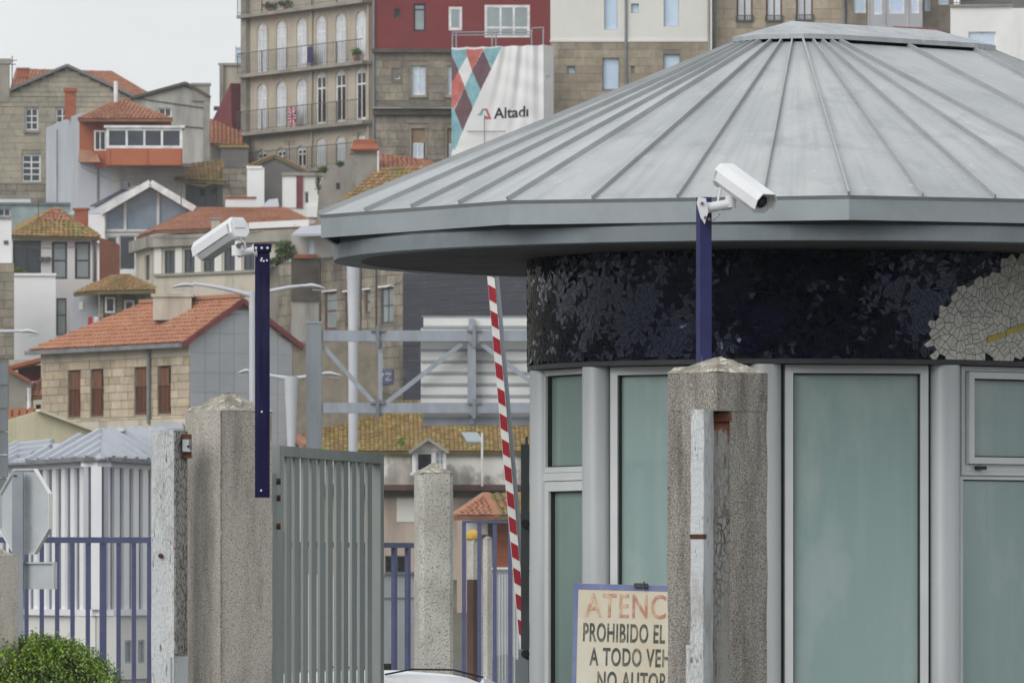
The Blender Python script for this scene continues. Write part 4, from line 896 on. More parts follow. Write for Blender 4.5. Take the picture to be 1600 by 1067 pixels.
# --- A: gabled granite house at the skyline, upper left
fa = Fac.px(-40, 349, 236, 347); t = house('gabled_house', 'pale granite house with wide gable and white paned windows at the left skyline', 'house', fa)
rc = [fa.rect(*r) for r in ((39, 169, 60, 204), (87, 169, 108, 204), (34, 241, 64, 285))]
body(t, fa, 168, 'mortar_pale', rc, gable=[(-40, 168), (105, 105), (236, 166)], depth=9)
wins(t, fa, rc[:2], nx=2, nz=3, fw=.08, sill='concrete'); wins(t, fa, rc[2:], nx=2, nz=4, fw=.09, sill='concrete')
stones(t, fa, 0, fa.W, fa.uz(100, 318)[1], fa.uz(100, 168)[1], rc, .34, .8, M['stone_pale'], joint=.012)
for k in range(8):     # stones in the gable
    z0 = fa.uz(100, 168)[1]+k*.24
    f = 1-(k+.9)/8.2; u_ap = fa.uz(105, 105)[0]; ul, ur = u_ap*(1-f), u_ap+(fa.W-u_ap)*f
    stones(t, fa, ul+.05, ur-.05, z0, z0+.238, (), .238, .9, M['stone_pale'], limit=20)
rk = [(-40, 165), (105, 102.5), (236, 163)]
for (a, b) in zip(rk, rk[1:]):
    p, q = fa.at(*a, d=-.15), fa.at(*b, d=-.15); mb = MB(); mb.bar(p, q, .34, .12); mb.build('verge', M['gutter'], t)
for a, b in (((-40, 166.5), (105, 104)), ((105, 104), (236, 164.5))):
    p, q = fa.at(*a), fa.at(*b); dv = Vector((fa.N.x, fa.N.y, 0))*9
    if p.z > q.z: tiles(t, q, q+dv, p+dv, p, M['tile_orange'])
    else: tiles(t, p+dv, p, q, q+dv, M['tile_orange'])
chimney(t, -8, 14, 92, 160, 346, 'concrete')
mb = MB(); p = P(19, 92, 346); mb.tube([P(19, 140, 346), P(19, 88, 346)], .025, 6); mb.tube([P(12, 95, 346), P(27, 95, 346)], .02, 6); mb.tube([P(14, 101, 346), P(25, 101, 346)], .02, 6); mb.build('aerial', M['iron'], t)
# roof behind the gable
fb_ = Fac.px(14, 366, 236, 364); t = house('tiled_house', 'orange tiled roof showing behind the left granite gable', 'house', fb_); body(t, fb_, 150, 'plaster_beige', depth=7)
tiles(t, P(12, 150, 364), P(240, 150, 362), P(172, 112, 368), P(25, 108, 370), M['tile_orange']); tiles(t, P(236, 150, 362), P(236, 150, 374), P(172, 112, 370), P(172, 112, 368), M['tile_orange'])
chimney(t, 27, 44, 106, 122, 365, 'brick_orange')
# low mossy wall and white block under house A
fl_ = Fac.px(-30, 335, 71, 334); t = house('garden_wall', 'brown mossy garden wall below the left granite house', 'wall', fl_); body(t, fl_, 287, 'dark_stone', depth=.6)
stones(t, fl_, 0, fl_.W, fl_.uz(20, 320)[1], fl_.uz(20, 288)[1], (), .3, .6, M['stone_grey']); strip(t, fl_, -30, 71, 284, 287.5, .06, 'concrete', 'coping')
fl_ = Fac.px(-30, 328, 48, 327); t = house('white_outhouse', 'small white flat-roofed outhouse at left edge below mossy wall', 'outhouse', fl_); body(t, fl_, 308, 'plaster_white', depth=3); strip(t, fl_, -30, 49, 306, 309, .08, 'concrete', 'roof_edge')
# --- teal low house
ft = Fac.px(-30, 322, 112, 321); t = house('teal_house', 'low pale teal house with dark window at the far left', 'house', ft); rc = [ft.rect(-4, 325, 17, 339)]; body(t, ft, 319, 'teal_wall', rc, depth=4); wins(t, ft, rc, 'grey_frame', 'pane', 2); strip(t, ft, -30, 113, 316.5, 320, .12, 'gutter', 'roof_edge')
# --- B: grey gable
fb2 = Fac.px(205, 343, 327, 343); t = house('grey_gable_house', 'plain grey gable-end house with mossy corner stack against the sky', 'house', fb2); rc = [fb2.rect(248, 169, 268, 183)]
body(t, fb2, 155, 'plaster_grey', rc, gable=[(205, 155), (290, 131), (327, 155)], depth=8); wins(t, fb2, rc, nx=2, fw=.06)
for a, b in (((203, 154), (290, 130)), ((290, 130), (329, 153))):
    mb = MB(); mb.bar(fb2.at(*a, d=-.1), fb2.at(*b, d=-.1), .3, .12); mb.build('verge', M['dark_stone'], t)
for a, b in (((205, 155), (290, 132)), ((290, 132), (327, 154))):
    p, q = fb2.at(*a), fb2.at(*b); dv = Vector((fb2.N.x, fb2.N.y, 0))*8
    if p.z > q.z: tiles(t, q, q+dv, p+dv, p, M['tile_mossy'])
    else: tiles(t, p+dv, p, q, q+dv, M['tile_mossy'])
for y in (162, 200): mb = MB(); mb.bar(fb2.at(214, y-8, -.03), fb2.at(326, y+8 if y < 190 else y+1, -.03), .05, .05); mb.build('cable', M['iron'], t)
o = chimney(t, 300, 327, 130, 158, 343, 'concrete', dep=.6); strip(t, fb2, 318, 328, 152, 254, .12, 'concrete', 'corner_pier')
# --- K: orange house
fk = Fac.px(124, 319, 268, 318.3); t = house('orange_house', 'terracotta orange house with white glazed bay and hipped tile roof', 'house', fk)
body(t, fk, 184, 'orange_wall', depth=4.2, zb=zat(253, 319)); fk2 = Fac.px(122, 319.2, 290, 318.4); body(t, fk2, 258, 'plaster_grey', [fk2.rect(163, 282, 176, 306), fk2.rect(190, 283, 206, 300)], name='lower_wall', depth=5)
wins(t, fk2, [fk2.rect(163, 282, 176, 306), fk2.rect(190, 283, 206, 300)], 'white_frame', 'pane', 1, fw=.05)
sw = Fac.px(72, 331, 124, 319); mb = MB(); z0 = t['z0']; a, b = sw.at(72, 200), sw.at(124, 177); iv = Vector((.25, 0, 0))
mb.hexa([sw.w(0, 0, z0), sw.w(sw.W-.02, 0, z0), sw.w(sw.W-.02, 3.6, z0), sw.w(0, 3.6, z0), a, sw.w(sw.W-.02, 0, b.z), sw.w(sw.W-.02, 3.6, b.z), a+Vector((sw.N.x, sw.N.y, 0))*3.6]); mb.build('side_wall', M['side_grey'], t)
for x, y in ((92, 203), (92, 258)): downpipe(t, sw, x, y, y+60, .03)
ap = P(189, 156, 321.5)
for q in ((P(122, 186, 318), P(270, 186, 317.4)), (P(270, 186, 317.4), P(258, 186, 324)), (P(125, 186, 324), P(122, 186, 318))): tiles(t, q[0], q[1], ap+Vector((.15, 0, 0)), ap-Vector((.15, 0, 0)), M['tile_orange'])
strip(t, fk, 121, 269, 183.5, 187.5, .3, 'gutter', 'eave_gutter')
chimney(t, 101, 118, 138, 186, 322, 'brick_orange', capm='brick_orange')
mb = MB(); mb.tube([P(181, 160, 320), P(181, 127, 320)], .09, 10); mb.build('flue', M['white_frame'], t)
bay = Fac.px(166, 316.6, 285, 316); bl = Fac.px(147, 318.4, 166, 316.6)
zs, zt_, zb_ = bay.uz(225, 232)[1], bay.uz(225, 200)[1], bay.uz(225, 258)[1]
for f_, n_, nm in ((bay, 4, 'bay_front'), (bl, 2, 'bay_side')):
    mb = MB(); f_.box(mb, 0, f_.W, 0, 1.9 if f_ is bay else .05, zb_, zs-.002); mb.build(nm, M['orange_wall'], t)
    window(t, f_, (0, f_.W, zs, zt_), M['white_frame'], M['pane'], n_, 1, .12 if n_ == 4 else .07, .07, name='bay_window'); 
mb = MB(); bay.box(mb, -.1, bay.W+.1, -.1, 1.9, zt_+.001, zt_+.1); mb.build('bay_roof', M['white_frame'], t)
mb = MB(); bay.box(mb, .2, bay.W-.01, .25, 1.8, zs, zt_-.002); mb.build('bay_interior', M['pane_dark'], t)
for x in (170, 228, 281): u = bay.uz(x, 0)[0]; mb = MB(); bay.box(mb, u-.05, u+.05, -.05, -.002, zb_, zs-.01); mb.build('pilaster', M['orange_wall'], t)
strip(t, fk2, 150, 302, 257, 263, .75, 'concrete', 'cornice'); panel(t, [P(122, 253, 318.9), P(157, 253, 317.2), P(150, 238, 318.6), P(124, 233, 318.9)], .06, 'tile_orange', 'lean_to_roof')
downpipe(t, fk2, 153, 262, 320, .05)
# --- distant cluster between K and the apartment block
fc1 = Fac.px(326, 356, 385, 355); t = house('orange_roofed_house', 'small house with bright orange tiled roof beside the apartment block', 'house', fc1); body(t, fc1, 224, 'plaster_grey', depth=5)
tiles(t, P(322, 224, 354), P(380, 229, 354), P(379, 205, 359), P(322, 184, 359), M['tile_new'])
fc2 = Fac.px(343, 366, 386, 365); t = house('concrete_tower', 'beige concrete block house with ledge left of the apartment block', 'house', fc2); body(t, fc2, 102, 'plaster_beige', depth=5); strip(t, fc2, 341, 388, 99, 103, .1, 'concrete', 'coping'); strip(t, fc2, 343, 349, 100, 200, .25, 'concrete', 'pier')
strip(t, fc2, 334, 366, 168, 173, .8, 'dark_stone', 'ledge')
fm = Fac.px(349, 360, 381, 359); t = house('maroon_shed', 'steep maroon sheet-clad gable beside the apartment block', 'shed', fm); mb = MB(); mb.slab([P(349, 192, 360), P(381, 203, 359), P(379, 131, 359)], .8); mb.build('gable', M['maroon'], t); body(t, fm, 195, 'maroon', depth=3)
fg_ = Fac.px(368, 372, 388, 372); t = house('glass_penthouse', 'pale blue glass rooftop box left of the apartment block', 'penthouse', fg_); body(t, fg_, 74, 'pane_blue', depth=3); 
for x in (368, 378, 387): strip(t, fg_, x-1, x+1, 72, 118, .04, 'white_frame', 'mullion')
for y in (74, 86, 98): strip(t, fg_, 367, 388, y, y+2, .06, 'white_frame', 'transom')
# --- D: apartment block with arched French windows
fd = Fac.px(388, 358, 579.5, 348.3); t = house('apartment_block', 'long beige apartment block with arched white windows and iron balconies', 'apartment building', fd)
xc = [409.7, 440, 471.6, 502, 532.8, 564.4]; ops = []; spec = []
def lev(y): return fd.uz(471.6, y)[1]
rows = [(-72, -22, 'white_frame', 'pane_white', 0), (28.5, 105, 'white_frame', 'pane_white', .42), (124, 195, 'white_frame', 'pane_white', .38), (219, 262, 'white_frame', 'pane_dark', .3)]
for ri, (y0, y1, fm_, pm_, ar) in enumerate(rows):
    for ci, x in enumerate(xc):
        uc = fd.uz(x, 0)[0]; hw = .47 if ri < 3 else .44
        if ri == 2 and ci > 2: pm2 = 'pane_dark'
        elif ri == 3: pm2 = 'pane_dark' if ci < 3 else 'pane_white'
        else: pm2 = pm_
        z0, z1 = lev(y1), lev(y0)
        if ri == 2 and ci > 2: z1 += .25; z0 += -.05
        if ri == 3 and ci < 3: z1 -= .25
        ops.append((uc-hw, uc+hw, z0, z1, ar)); spec.append((fm_, pm2))
body(t, fd, -75, 'plaster_stone', ops, depth=9, rec=.1)
for o_, (fm_, pm_) in zip(ops, spec): window(t, fd, o_, M[fm_], M[pm_], 2, (.76,), .1, .09)
for ri, o_ in enumerate(ops):      # moulded surround
    a, b, c, e, rz = o_; mb = MB(); n = 8; um, hw = (a+b)/2, (b-a)/2+.001
    fd.box(mb, a-.13, a-.001, -.04, .01, c, e-rz); fd.box(mb, b+.001, b+.13, -.04, .01, c, e-rz)
    if rz:
        arc = [(um-hw*math.cos(math.pi*k/n), e-rz+rz*math.sin(math.pi*k/n)) for k in range(n+1)]; arc2 = [(um-(hw+.13)*math.cos(math.pi*k/n), e-rz+(rz+.13)*math.sin(math.pi*k/n)) for k in range(n+1)]
        for k in range(n):
            p = [arc[k], arc[k+1], arc2[k+1], arc2[k]]; mb.loft([[fd.w(u, .01, z) for u, z in p], [fd.w(u, -.04, z) for u, z in p]])
    else: fd.box(mb, a-.13, b+.13, -.04, .01, e+.001, e+.13)
    mb.build('window_surround', M['plaster_stone'], t)
for (yl, u0, nm) in ((14, 0, 1), (108, 0, 1), (200, 0, 1), (266, 0, 1)):   # balconies: rows where they cross the third window
    zt_ = lev(yl); mb = MB(); fd.box(mb, -.2, fd.W+.1, -.55, -.002, zt_-.16, zt_); bl_ = mb.build('balcony', M['concrete'], t)
    mb = MB(); zr_ = zt_+1.0
    fd.box(mb, -.18, fd.W+.08, -.53, -.5, zr_, zr_+.04); fd.box(mb, -.18, fd.W+.08, -.525, -.505, zt_+.1, zt_+.12); fd.box(mb, -.18, -.15, -.5, -.02, zr_, zr_+.04)
    n = int(fd.W/.17)
    for k in range(n): u = -.16+k*(fd.W+.2)/n; fd.box(mb, u, u+.014, -.522, -.508, zt_+.001, zr_)
    for k in range(5): u = -.17+k*(fd.W+.2)/5; fd.box(mb, u, u+.035, -.528, -.5, zt_+.001, zr_-.001)
    mb.build('railing', M['iron'], bl_)
for x in (489, 578): downpipe(t, fd, x, -60, 262, .07, 'plaster_stone')
strip(t, fd, 383, 391, -70, 250, .25, 'concrete', 'corner_pier')
# things on its balconies
def plant(name, label, cat, c, rad, n, size, m='leaf_dark', pot=None, group=None):
    t = thing(name, label, cat, (c[0], c[1], c[2]-rad[2]), group); mb = MB(); foliage(mb, c, rad, n, size, .15); mb.build('foliage', M[m], t, stuff=True)
    mb = MB(); mb.tube([(c[0], c[1], c[2]-rad[2]), (c[0], c[1], c[2]+rad[2]*.4)], .03, 6); mb.build('stem', M['wood'], t)
    if pot: mb = MB(); mb.tube([(c[0], c[1], c[2]-rad[2]-pot), (c[0], c[1], c[2]-rad[2]+.05)], [pot*.5, pot*.7], 12); mb.build('pot', M['brick_orange'], t)
    return t
plant('potted_plant', 'bushy green potted plant on the upper right balcony of the apartment block', 'plant', fd.at(566, 83, -.3), (.27, .2, .24), 260, .09, 'hedge_leaf', .25)
for i, (x, lb) in enumerate(((430, 'green balcony plants high up on the left of the apartment block'), (455, 'second leafy clump along the top balcony of the apartment block'))): plant('potted_plant', lb, 'plant', fd.at(x, 10+(-3*i), -.3), (.4, .2, .2), 200, .09, pot=.2)
ct_ = thing('striped_towel', 'blue towel with red and white crossing stripes hung over the middle balcony rail', 'towel', fd.at(472, 196, -.9)); u_, z_ = fd.uz(472, 168); mb = MB(); NX, NZ = 16, 20; wT, hT = .62, .95
for i in range(NX):
    for k in range(NZ):
        x, y = (i+.5)/NX*2-1, (k+.5)/NZ*2-1; dg = min(abs(x-y), abs(x+y)); m_ = 1 if (min(abs(x), abs(y)) < .13 or dg < .11) else 2 if (min(abs(x), abs(y)) < .25 or dg < .26) else 0
        pt = lambda a, b: fd.w(u_-wT/2+wT*a/NX, -.56-.03*math.sin(a*1.1), z_-hT*b/NZ+.0)
        mb.face([pt(i, k+1), pt(i+1, k+1), pt(i+1, k), pt(i, k)], m_)
mb.build('cloth', [M['cloth_blue'], M['cloth_red'], M['cloth_white']], ct_)
for x, m_, lb in ((492, 'cloth_white', 'pale washing hung on the upper balcony rail of the apartment block'), (500, 'cloth_blue', 'dark washing beside the pale piece on the upper balcony rail')):
    u_, z_ = fd.uz(x, 74); tt = thing('washing', lb, 'laundry', fd.at(x, 95, -.9)); mb = MB()
    for k in range(8): mb.face([fd.w(u_-.28+k*.07, -.56-.03*math.sin(k*1.5), z_-.75), fd.w(u_-.21+k*.07, -.56-.03*math.sin(k*1.5+1.5), z_-.75-.04*(k % 3)), fd.w(u_-.21+k*.07, -.56-.02*math.sin(k*1.5+1.5), z_), fd.w(u_-.28+k*.07, -.56-.02*math.sin(k*1.5), z_)])
    mb.build('cloth', M[m_], tt)
# --- E: stone house with red upper storeys
fe = Fac.px(582, 346, 861, 345); t = house('red_topped_house', 'stained granite house with deep red rendered upper storeys', 'house', fe)
up = [fe.rect(*r) for r in ((616, 14, 626, 28), (646, 6, 665, 49), (701, 11, 722, 48), (757, 8, 828, 59))]; lo = [fe.rect(*r) for r in ((643, 103, 665, 149), (699, 103, 721, 149), (643, 201, 664, 248), (699, 201, 721, 250), (616, 118, 625, 124))]
zj = fe.uz(700, 78)[1]; facade(t, fe, 0, fe.W, zj, fe.uz(700, -60)[1], up, M['red_wall'], 'upper_wall', 8); facade(t, fe, 0, fe.W, t['z0'], zj-.001, lo, M['mortar'], 'wall', 8)
wins(t, fe, up[:1], 'dark_frame', 'pane_dark', 1, fw=.05); wins(t, fe, up[1:2], 'navy_frame', 'pane_grey', 1, (.82,), fw=.08); wins(t, fe, up[2:3], 'white_frame', 'pane_grey', 1, fw=.13, rec=.07); wins(t, fe, up[3:], 'white_frame', 'pane_grey', 3, (.26,), fw=.13, rec=.07)
wins(t, fe, lo[:2], 'white_frame', 'pane_blue', 2, (.72,), fw=.09, sill='concrete'); wins(t, fe, lo[4:], 'white_frame', 'pane_dark', 1, fw=.06)
for r in lo[2:4]:
    zm_ = r[2]+(r[3]-r[2])*.52; mb = MB(); fe.box(mb, r[0], r[1], .08, .14, zm_, r[3]); mb.build('boarding', M['boarding'], t); window(t, fe, (r[0]+.06, r[1]-.06, r[2], zm_-.002), M['white_frame'], M['pane_blue'], 2, 1, .08, .14)
big = [(r[0]-.12, r[1]+.12, r[2]-.1, r[3]+.1) for r in lo]
stones(t, fe, 0, fe.uz(712, 0)[0], fe.uz(640, 250)[1], zj-.12, [(0, fe.W, fe.uz(640, 181)[1], fe.uz(640, 168)[1])]+big, .36, .72, M['stone_grey'])
for r in lo[:4]:
    mb = MB(); fe.box(mb, r[0]-.12, r[1]+.12, -.05, .0, r[3]+.002, r[3]+.16); fe.box(mb, r[0]-.115, r[0]-.002, -.04, 0, r[2], r[3]); fe.box(mb, r[1]+.002, r[1]+.115, -.04, 0, r[2], r[3]); mb.build('window_surround', M['stone_grey'], t)
strip(t, fe, 581, 862, 77.2, 83, .3, 'dark_stone', 'cornice'); strip(t, fe, 582, 714, 168.5, 171, .5, 'concrete', 'ledge'); strip(t, fe, 582, 714, 171.1, 180, .3, 'dark_stone', 'ledge_base')
downpipe(t, fe, 584, -20, 250, .06, 'gutter')
# scaffold and banner
fs_ = Fac.px(705, 342, 866, 341.5); t = thing('scaffold', 'thin tube scaffold standing behind the hung banner', 'scaffold', fs_.w(fs_.W/2, 0, H(341)))
for k, (x, yt) in enumerate(((707, 50), (713, 50), (769, 48), (775, 48), (831, 44), (849, 43))):
    mb = MB(); p = fs_.at(x, yt, .25 if k % 2 else .9); mb.tube([(p.x, p.y, H(341)), p], .035, 8); mb.build('standard', M['galv'], t)
for y, x0, x1 in ((50.5, 706, 832), (55, 706, 832), (44, 831, 850), (120, 706, 860), (185, 706, 860)): mb = MB(); mb.tube([fs_.at(x0, y, .21), fs_.at(x1, y-1, .21)], .03, 8); mb.build('ledger', M['galv'], t)
bn = thing('hanging_banner', 'large white banner with teal, salmon and plum diamonds hung on the scaffold', 'banner', fs_.w(fs_.W/2, 0, H(341)))
Z3 = lambda x, y: (560+x/3.557, y/3.557)
pol = [(1, [(510, 262), (600, 262), (607, 300), (557, 380), (520, 300), (510, 285)]), (2, [(600, 262), (695, 262), (632, 384), (605, 308)]), (1, [(695, 262), (796, 255), (738, 374)]), (3, [(694, 268), (738, 374), (680, 497), (632, 384)]),
       (3, [(510, 285), (522, 300), (557, 380), (530, 435), (510, 470)]), (2, [(556, 382), (592, 476), (528, 606), (510, 570), (510, 460), (530, 430)]), (1, [(632, 384), (680, 497), (636, 592), (592, 476)]), (3, [(591, 478), (636, 592), (580, 724), (533, 604)]),
       (1, [(510, 575), (533, 604), (580, 724), (535, 835), (510, 810)]), (2, [(690, 600), (716, 600), (740, 658), (704, 660), (697, 640), (722, 645), (708, 612), (694, 612)]), (1, [(660, 640), (690, 600), (697, 616), (688, 640)]), (3, [(510, 812), (524, 830), (518, 840), (510, 850)])]
def inside(x, y, pg):
    c = False
    for i in range(len(pg)):
        (xa, ya), (xb, yb) = pg[i], pg[i-1]
        if (ya > y) != (yb > y) and x < (xb-xa)*(y-ya)/(yb-ya)+xa: c = not c
    return c
uF = fs_.uz(849.6, 0)[0]
def fold(u, z):
    r = u/uF; zt_ = fs_.uz(780, 70)[1]; dn = max(0, (zt_-z)/5); w_ = min(1, max(0, (r-.28)*2.2))*(1-.55*min(1, dn))
    return -.065*w_*math.sin((r+dn*(.95-r)*.6)*38)-.04*w_*math.sin((r+dn*(.9-r)*.5)*71+1)-.02*math.sin(z*6+u*2)*w_-.03*math.sin(u*2.3)-.02*math.sin(z*9)*max(0, .3-r)*2
NX, NZ = 150, 170; mb = MB(); yt0, yb0 = 70.5, 262
for k in range(NZ+1):
    for i in range(NX+1):
        r = i/NX; x = 705.5+(849.6-705.5)*r; yt = 74.5+(70-74.5)*r+1.2*abs(math.sin(r*19)); u, z = fs_.uz(x, yt+(yb0-yt)*k/NZ); mb.v.append(fs_.w(u, fold(u, z), z))
for k in range(NZ):
    for i in range(NX):
        x, y = 705.5+144.1*(i+.5)/NX, yt0+(yb0-yt0)*(k+.5)/NZ; zx, zy = (x-560)*3.557, y*3.557; m_ = 0
        for c_, pg in pol:
            if inside(zx, zy, pg): m_ = c_
        n = NX+1; mb.f.append((k*n+i, k*n+n+i, k*n+n+i+1, k*n+i+1)); mb.m.append(m_)
mb.build('sheet', [M['banner_white'], M['banner_teal'], M['banner_salmon'], M['banner_plum']], bn, smooth=True)
mb = MB(); n = 13
for k in range(41):
    for i in range(n): u, z = fs_.uz(849.8+16*i/12, 70.5+(262-70.5)*k/40); mb.v.append(fs_.w(u, fold(uF, z)+1.0*i/12+.03*math.sin(i*1.7), z))
for k in range(40):
    for i in range(n-1): mb.f.append((k*n+i, k*n+n+i, k*n+n+i+1, k*n+i+1)); mb.m.append(0)
mb.build('side_sheet', M['banner_white'], bn, smooth=True)
U3 = Vector((fs_.U.x, fs_.U.y, 0)); dv = (fs_.at(831, 181.4)-fs_.at(772, 185.3)); Ut = dv.normalized()
def bwarp(q):
    v = Vector((q.x, q.y)); u = (v-fs_.A).dot(fs_.U); return fs_.w(u, fold(u, q.z)-.02, q.z)
cap_h = 16.4/F*342; ring_text('Altad\u0131', cap_h/.70, fs_.at(772, 185.6), Ut, Vector((0, 0, 1)), M['print_dark'], 'lettering', bn, bold=.012, xs=.98, depth=.001, warp=bwarp)
for a, b in (((757, 180), (757, 228)), ((730, 206), (790, 206))):
    mb = MB(); mb.tube([fs_.at(*a, d=-.14), fs_.at(*b, d=-.14)], .018, 6); mb.build('rope', M['iron'], bn)
# --- G: cream over tan house
fg2 = Fac.px(860, 344.5, 1110, 343); t = house('cream_house', 'tall house with cream render above tan stone and pale blue windows', 'house', fg2)
up = [fg2.rect(*r) for r in ((944, -40, 965, 47), (986, 6, 998, 21), (1037, -40, 1061, 42))]; lo = [fg2.rect(*r) for r in ((942, 90, 967, 140), (887, 104, 898, 115), (986.5, 104, 991, 109), (1037, 85, 1062, 135))]
zj = fg2.uz(980, 64)[1]; facade(t, fg2, 0, fg2.W, zj, fg2.uz(980, -60)[1], up, M['plaster_cream'], 'upper_wall', 8, rec=.24); facade(t, fg2, 0, fg2.W, t['z0'], zj-.001, lo, M['mortar'], 'wall', 8, rec=.24)
wins(t, fg2, up, 'grey_frame', 'pane_blue', 1, fw=.04, rec=.22); wins(t, fg2, lo, 'grey_frame', 'pane_blue', 1, fw=.04, rec=.22)
stones(t, fg2, 0, fg2.W, fg2.uz(980, 200)[1], zj-.06, [(r[0]-.02, r[1]+.02, r[2], r[3]) for r in lo], .38, .95, M['stone_tan'], joint=.012)
strip(t, fg2, 859, 1110, 62.5, 66, .06, 'plaster_cream', 'string_course'); downpipe(t, fg2, 978, -40, 180, .06, 'gutter'); downpipe(t, fg2, 1108, -40, 150, .07, 'concrete')
# --- H: beige stone block with balconied windows
fh = Fac.px(1112, 346, 1324, 344); t = house('beige_block', 'smooth beige stone block with three small iron-railed windows over the kiosk roof', 'apartment building', fh)
rc = [fh.rect(*r) for r in ((1151, -24, 1176, 34), (1197, -24, 1222, 34), (1244, -24, 1270, 33))]; body(t, fh, -60, 'mortar_pale', rc, depth=8, rec=.3)
wins(t, fh, rc, 'brown_frame', 'pane_white', 2, fw=.08, rec=.22); stones(t, fh, 0, fh.W, fh.uz(1220, 150)[1], fh.uz(1220, -60)[1], rc, .46, 1.0, M['stone_beige'], joint=.014)
for r in rc:
    mb = MB(); fh.box(mb, r[0]-.06, r[1]+.06, -.12, -.05, r[2]+.001, r[2]+.05); fh.box(mb, r[0]-.06, r[1]+.06, -.12, -.08, r[2]+.25, r[2]+.29)
    for k in range(10): u = r[0]-.05+k*(r[1]-r[0]+.1)/9.2; fh.box(mb, u, u+.03, -.11, -.085, r[2]+.05, r[2]+.25)
    mb.build('window_railing', M['iron'], t)
downpipe(t, fh, 1117, -40, 140, .06, 'gutter'); downpipe(t, fh, 1319, -40, 90, .09, 'gutter')
# --- I: grey house with glazed bay and maroon awning
fi = Fac.px(1324, 343, 1490, 342); t = house('bay_window_house', 'grey stone house with pale glazed bay above a dark maroon awning', 'house', fi)
rc = [fi.rect(*r) for r in ((1334, -30, 1353, 21), (1445, -30, 1454, 18), (1466, -30, 1482, 8))]; body(t, fi, -60, 'stone_grey', rc, depth=8); wins(t, fi, rc, 'white_frame', 'pane_blue', 1, fw=.07)
ib = Fac.px(1357, 341, 1441, 340.6); z0, z1, zs = ib.uz(1400, 43)[1], ib.uz(1400, -50)[1], ib.uz(1400, 23)[1]; rc = [ib.rect(*r) for r in ((1366, -30, 1378, 23), (1389, -30, 1413, 22), (1424, -30, 1436, 21))]
facade(t, ib, 0, ib.W, z0, z1, rc, M['slate_panel'], 'bay', 1.4, rec=.1); wins(t, ib, rc, 'white_frame', 'pane_blue', 1, (.5,), fw=.07, rec=.08)
for x in (1357, 1383, 1418, 1440): strip(t, ib, x-1, x+1.2, -40, 43, .04, 'grey_frame', 'bay_strip')
mb = MB(); p = [P(1392, 49, 338), P(1472, 56, 337), P(1470, 44, 341), P(1396, 40, 341.5)]; mb.slab(p, .18); mb.build('awning', M['maroon'], t)
strip(t, fi, 1400, 1484, 52, 110, .2, 'dark_stone', 'porch_wall')
# --- J: white modern building at the right edge
fj = Fac.px(1485, 304, 1582, 302.5); t = house('white_building', 'white rendered building with double window at the right picture edge', 'building', fj)
rc = [fj.rect(1513, 50, 1556, 80)]; body(t, fj, 9, 'plaster_white', rc, depth=6); wins(t, fj, rc, 'white_frame', 'pane_blue', 2, (.4,), fw=.06)
fj2 = Fac.px(1582, 302.5, 1700, 304.5); body(t, fj2, 13, 'plaster_white', name='side_wall', depth=5, u=(.002, fj2.W)); strip(t, fj, 1484, 1583, 7.5, 11, .12, 'concrete', 'coping')
mb = MB(); z = fj.uz(1530, 8)[1]
for k in range(40): u = k*.12; fj.box(mb, u, u+.02, .05, .07, z, z+.55)
fj.box(mb, 0, fj.W, .04, .08, z+.55, z+.6); fj.box(mb, 0, fj.W, .04, .08, z+.08, z+.11); mb.build('railing', M['iron'], t)
fx = Fac.px(1500, 345, 1640, 345); t = house('dark_upper_house', 'dark house front above the white building at the right', 'house', fx); body(t, fx, -60, 'plaster_dark', depth=6)  # plain dark wall colour throughout

# ------------------------------------------------------------------ middle of the hill
# N: dark grey gable
fn = Fac.px(385, 322, 476, 320); t = house('dark_gable_house', 'dark grey rendered gable house below the apartment block', 'house', fn); body(t, fn, 266, 'plaster_dark', gable=[(385, 262), (429, 244), (476, 266)], depth=5)
for a, b, mm in (((383, 262), (429, 242.5), 'tile_mossy'), ((429, 242.5), (478, 267), 'tile_mossy')):
    p, q = fn.at(*a, d=-.1), fn.at(*b, d=-.1); dv = Vector((fn.N.x, fn.N.y, 0))*5
    if p.z > q.z: tiles(t, q, q+dv, p+dv, p, M[mm])
    else: tiles(t, p+dv, p, q, q+dv, M[mm])
fn2 = Fac.px(348, 318.5, 388, 318); t = house('stone_outbuilding', 'dark stone ruinous outbuilding left of the white chimney stack', 'outbuilding', fn2); body(t, fn2, 262, 'dark_stone', depth=3); stones(t, fn2, 0, fn2.W, fn2.uz(370, 325)[1], fn2.uz(370, 263)[1], (), .28, .5, M['stone_grey'])
fn3 = Fac.px(345, 326, 388, 325); t = house('grey_shed', 'plain grey walled shed above the dark stone outbuilding', 'shed', fn3); body(t, fn3, 230, 'plaster_dark', depth=4); strip(t, fn3, 343, 389, 227, 231, .1, 'tile_mossy', 'roof_edge')
fn4 = Fac.px(386, 316, 413, 316); t = house('chimney_stack', 'broad whitewashed chimney stack in front of the dark grey gable', 'chimney', fn4); body(t, fn4, 262, 'plaster_white', depth=1); strip(t, fn4, 385, 410, 259.5, 264, .05, 'plaster_white', 'cap')
fn5 = Fac.px(352, 313, 400, 313); t = house('white_parapet', 'low white parapet wall between dark outbuilding and curved house roof', 'wall', fn5); body(t, fn5, 310, 'plaster_white', depth=1.5); strip(t, fn5, 351, 401, 307.5, 310.5, .06, 'brick_orange', 'coping')
t = thing('roof_sheet', 'sloping pale corrugated roof sheet beside the white parapet', 'roof sheet', P(417, 325, 313)); mb = MB()
p = [P(400, 330, 312), P(436, 322, 312), P(434, 310, 314), P(420, 312, 314)]; mb.slab(p, .06); mb.build('sheet', M['metal_roof'], t); mb = MB(); mb.bar(P(417, 345, 313), P(417, 321, 313), .1, .1, (0, 1, 0)); mb.build('post', M['galv'], t)
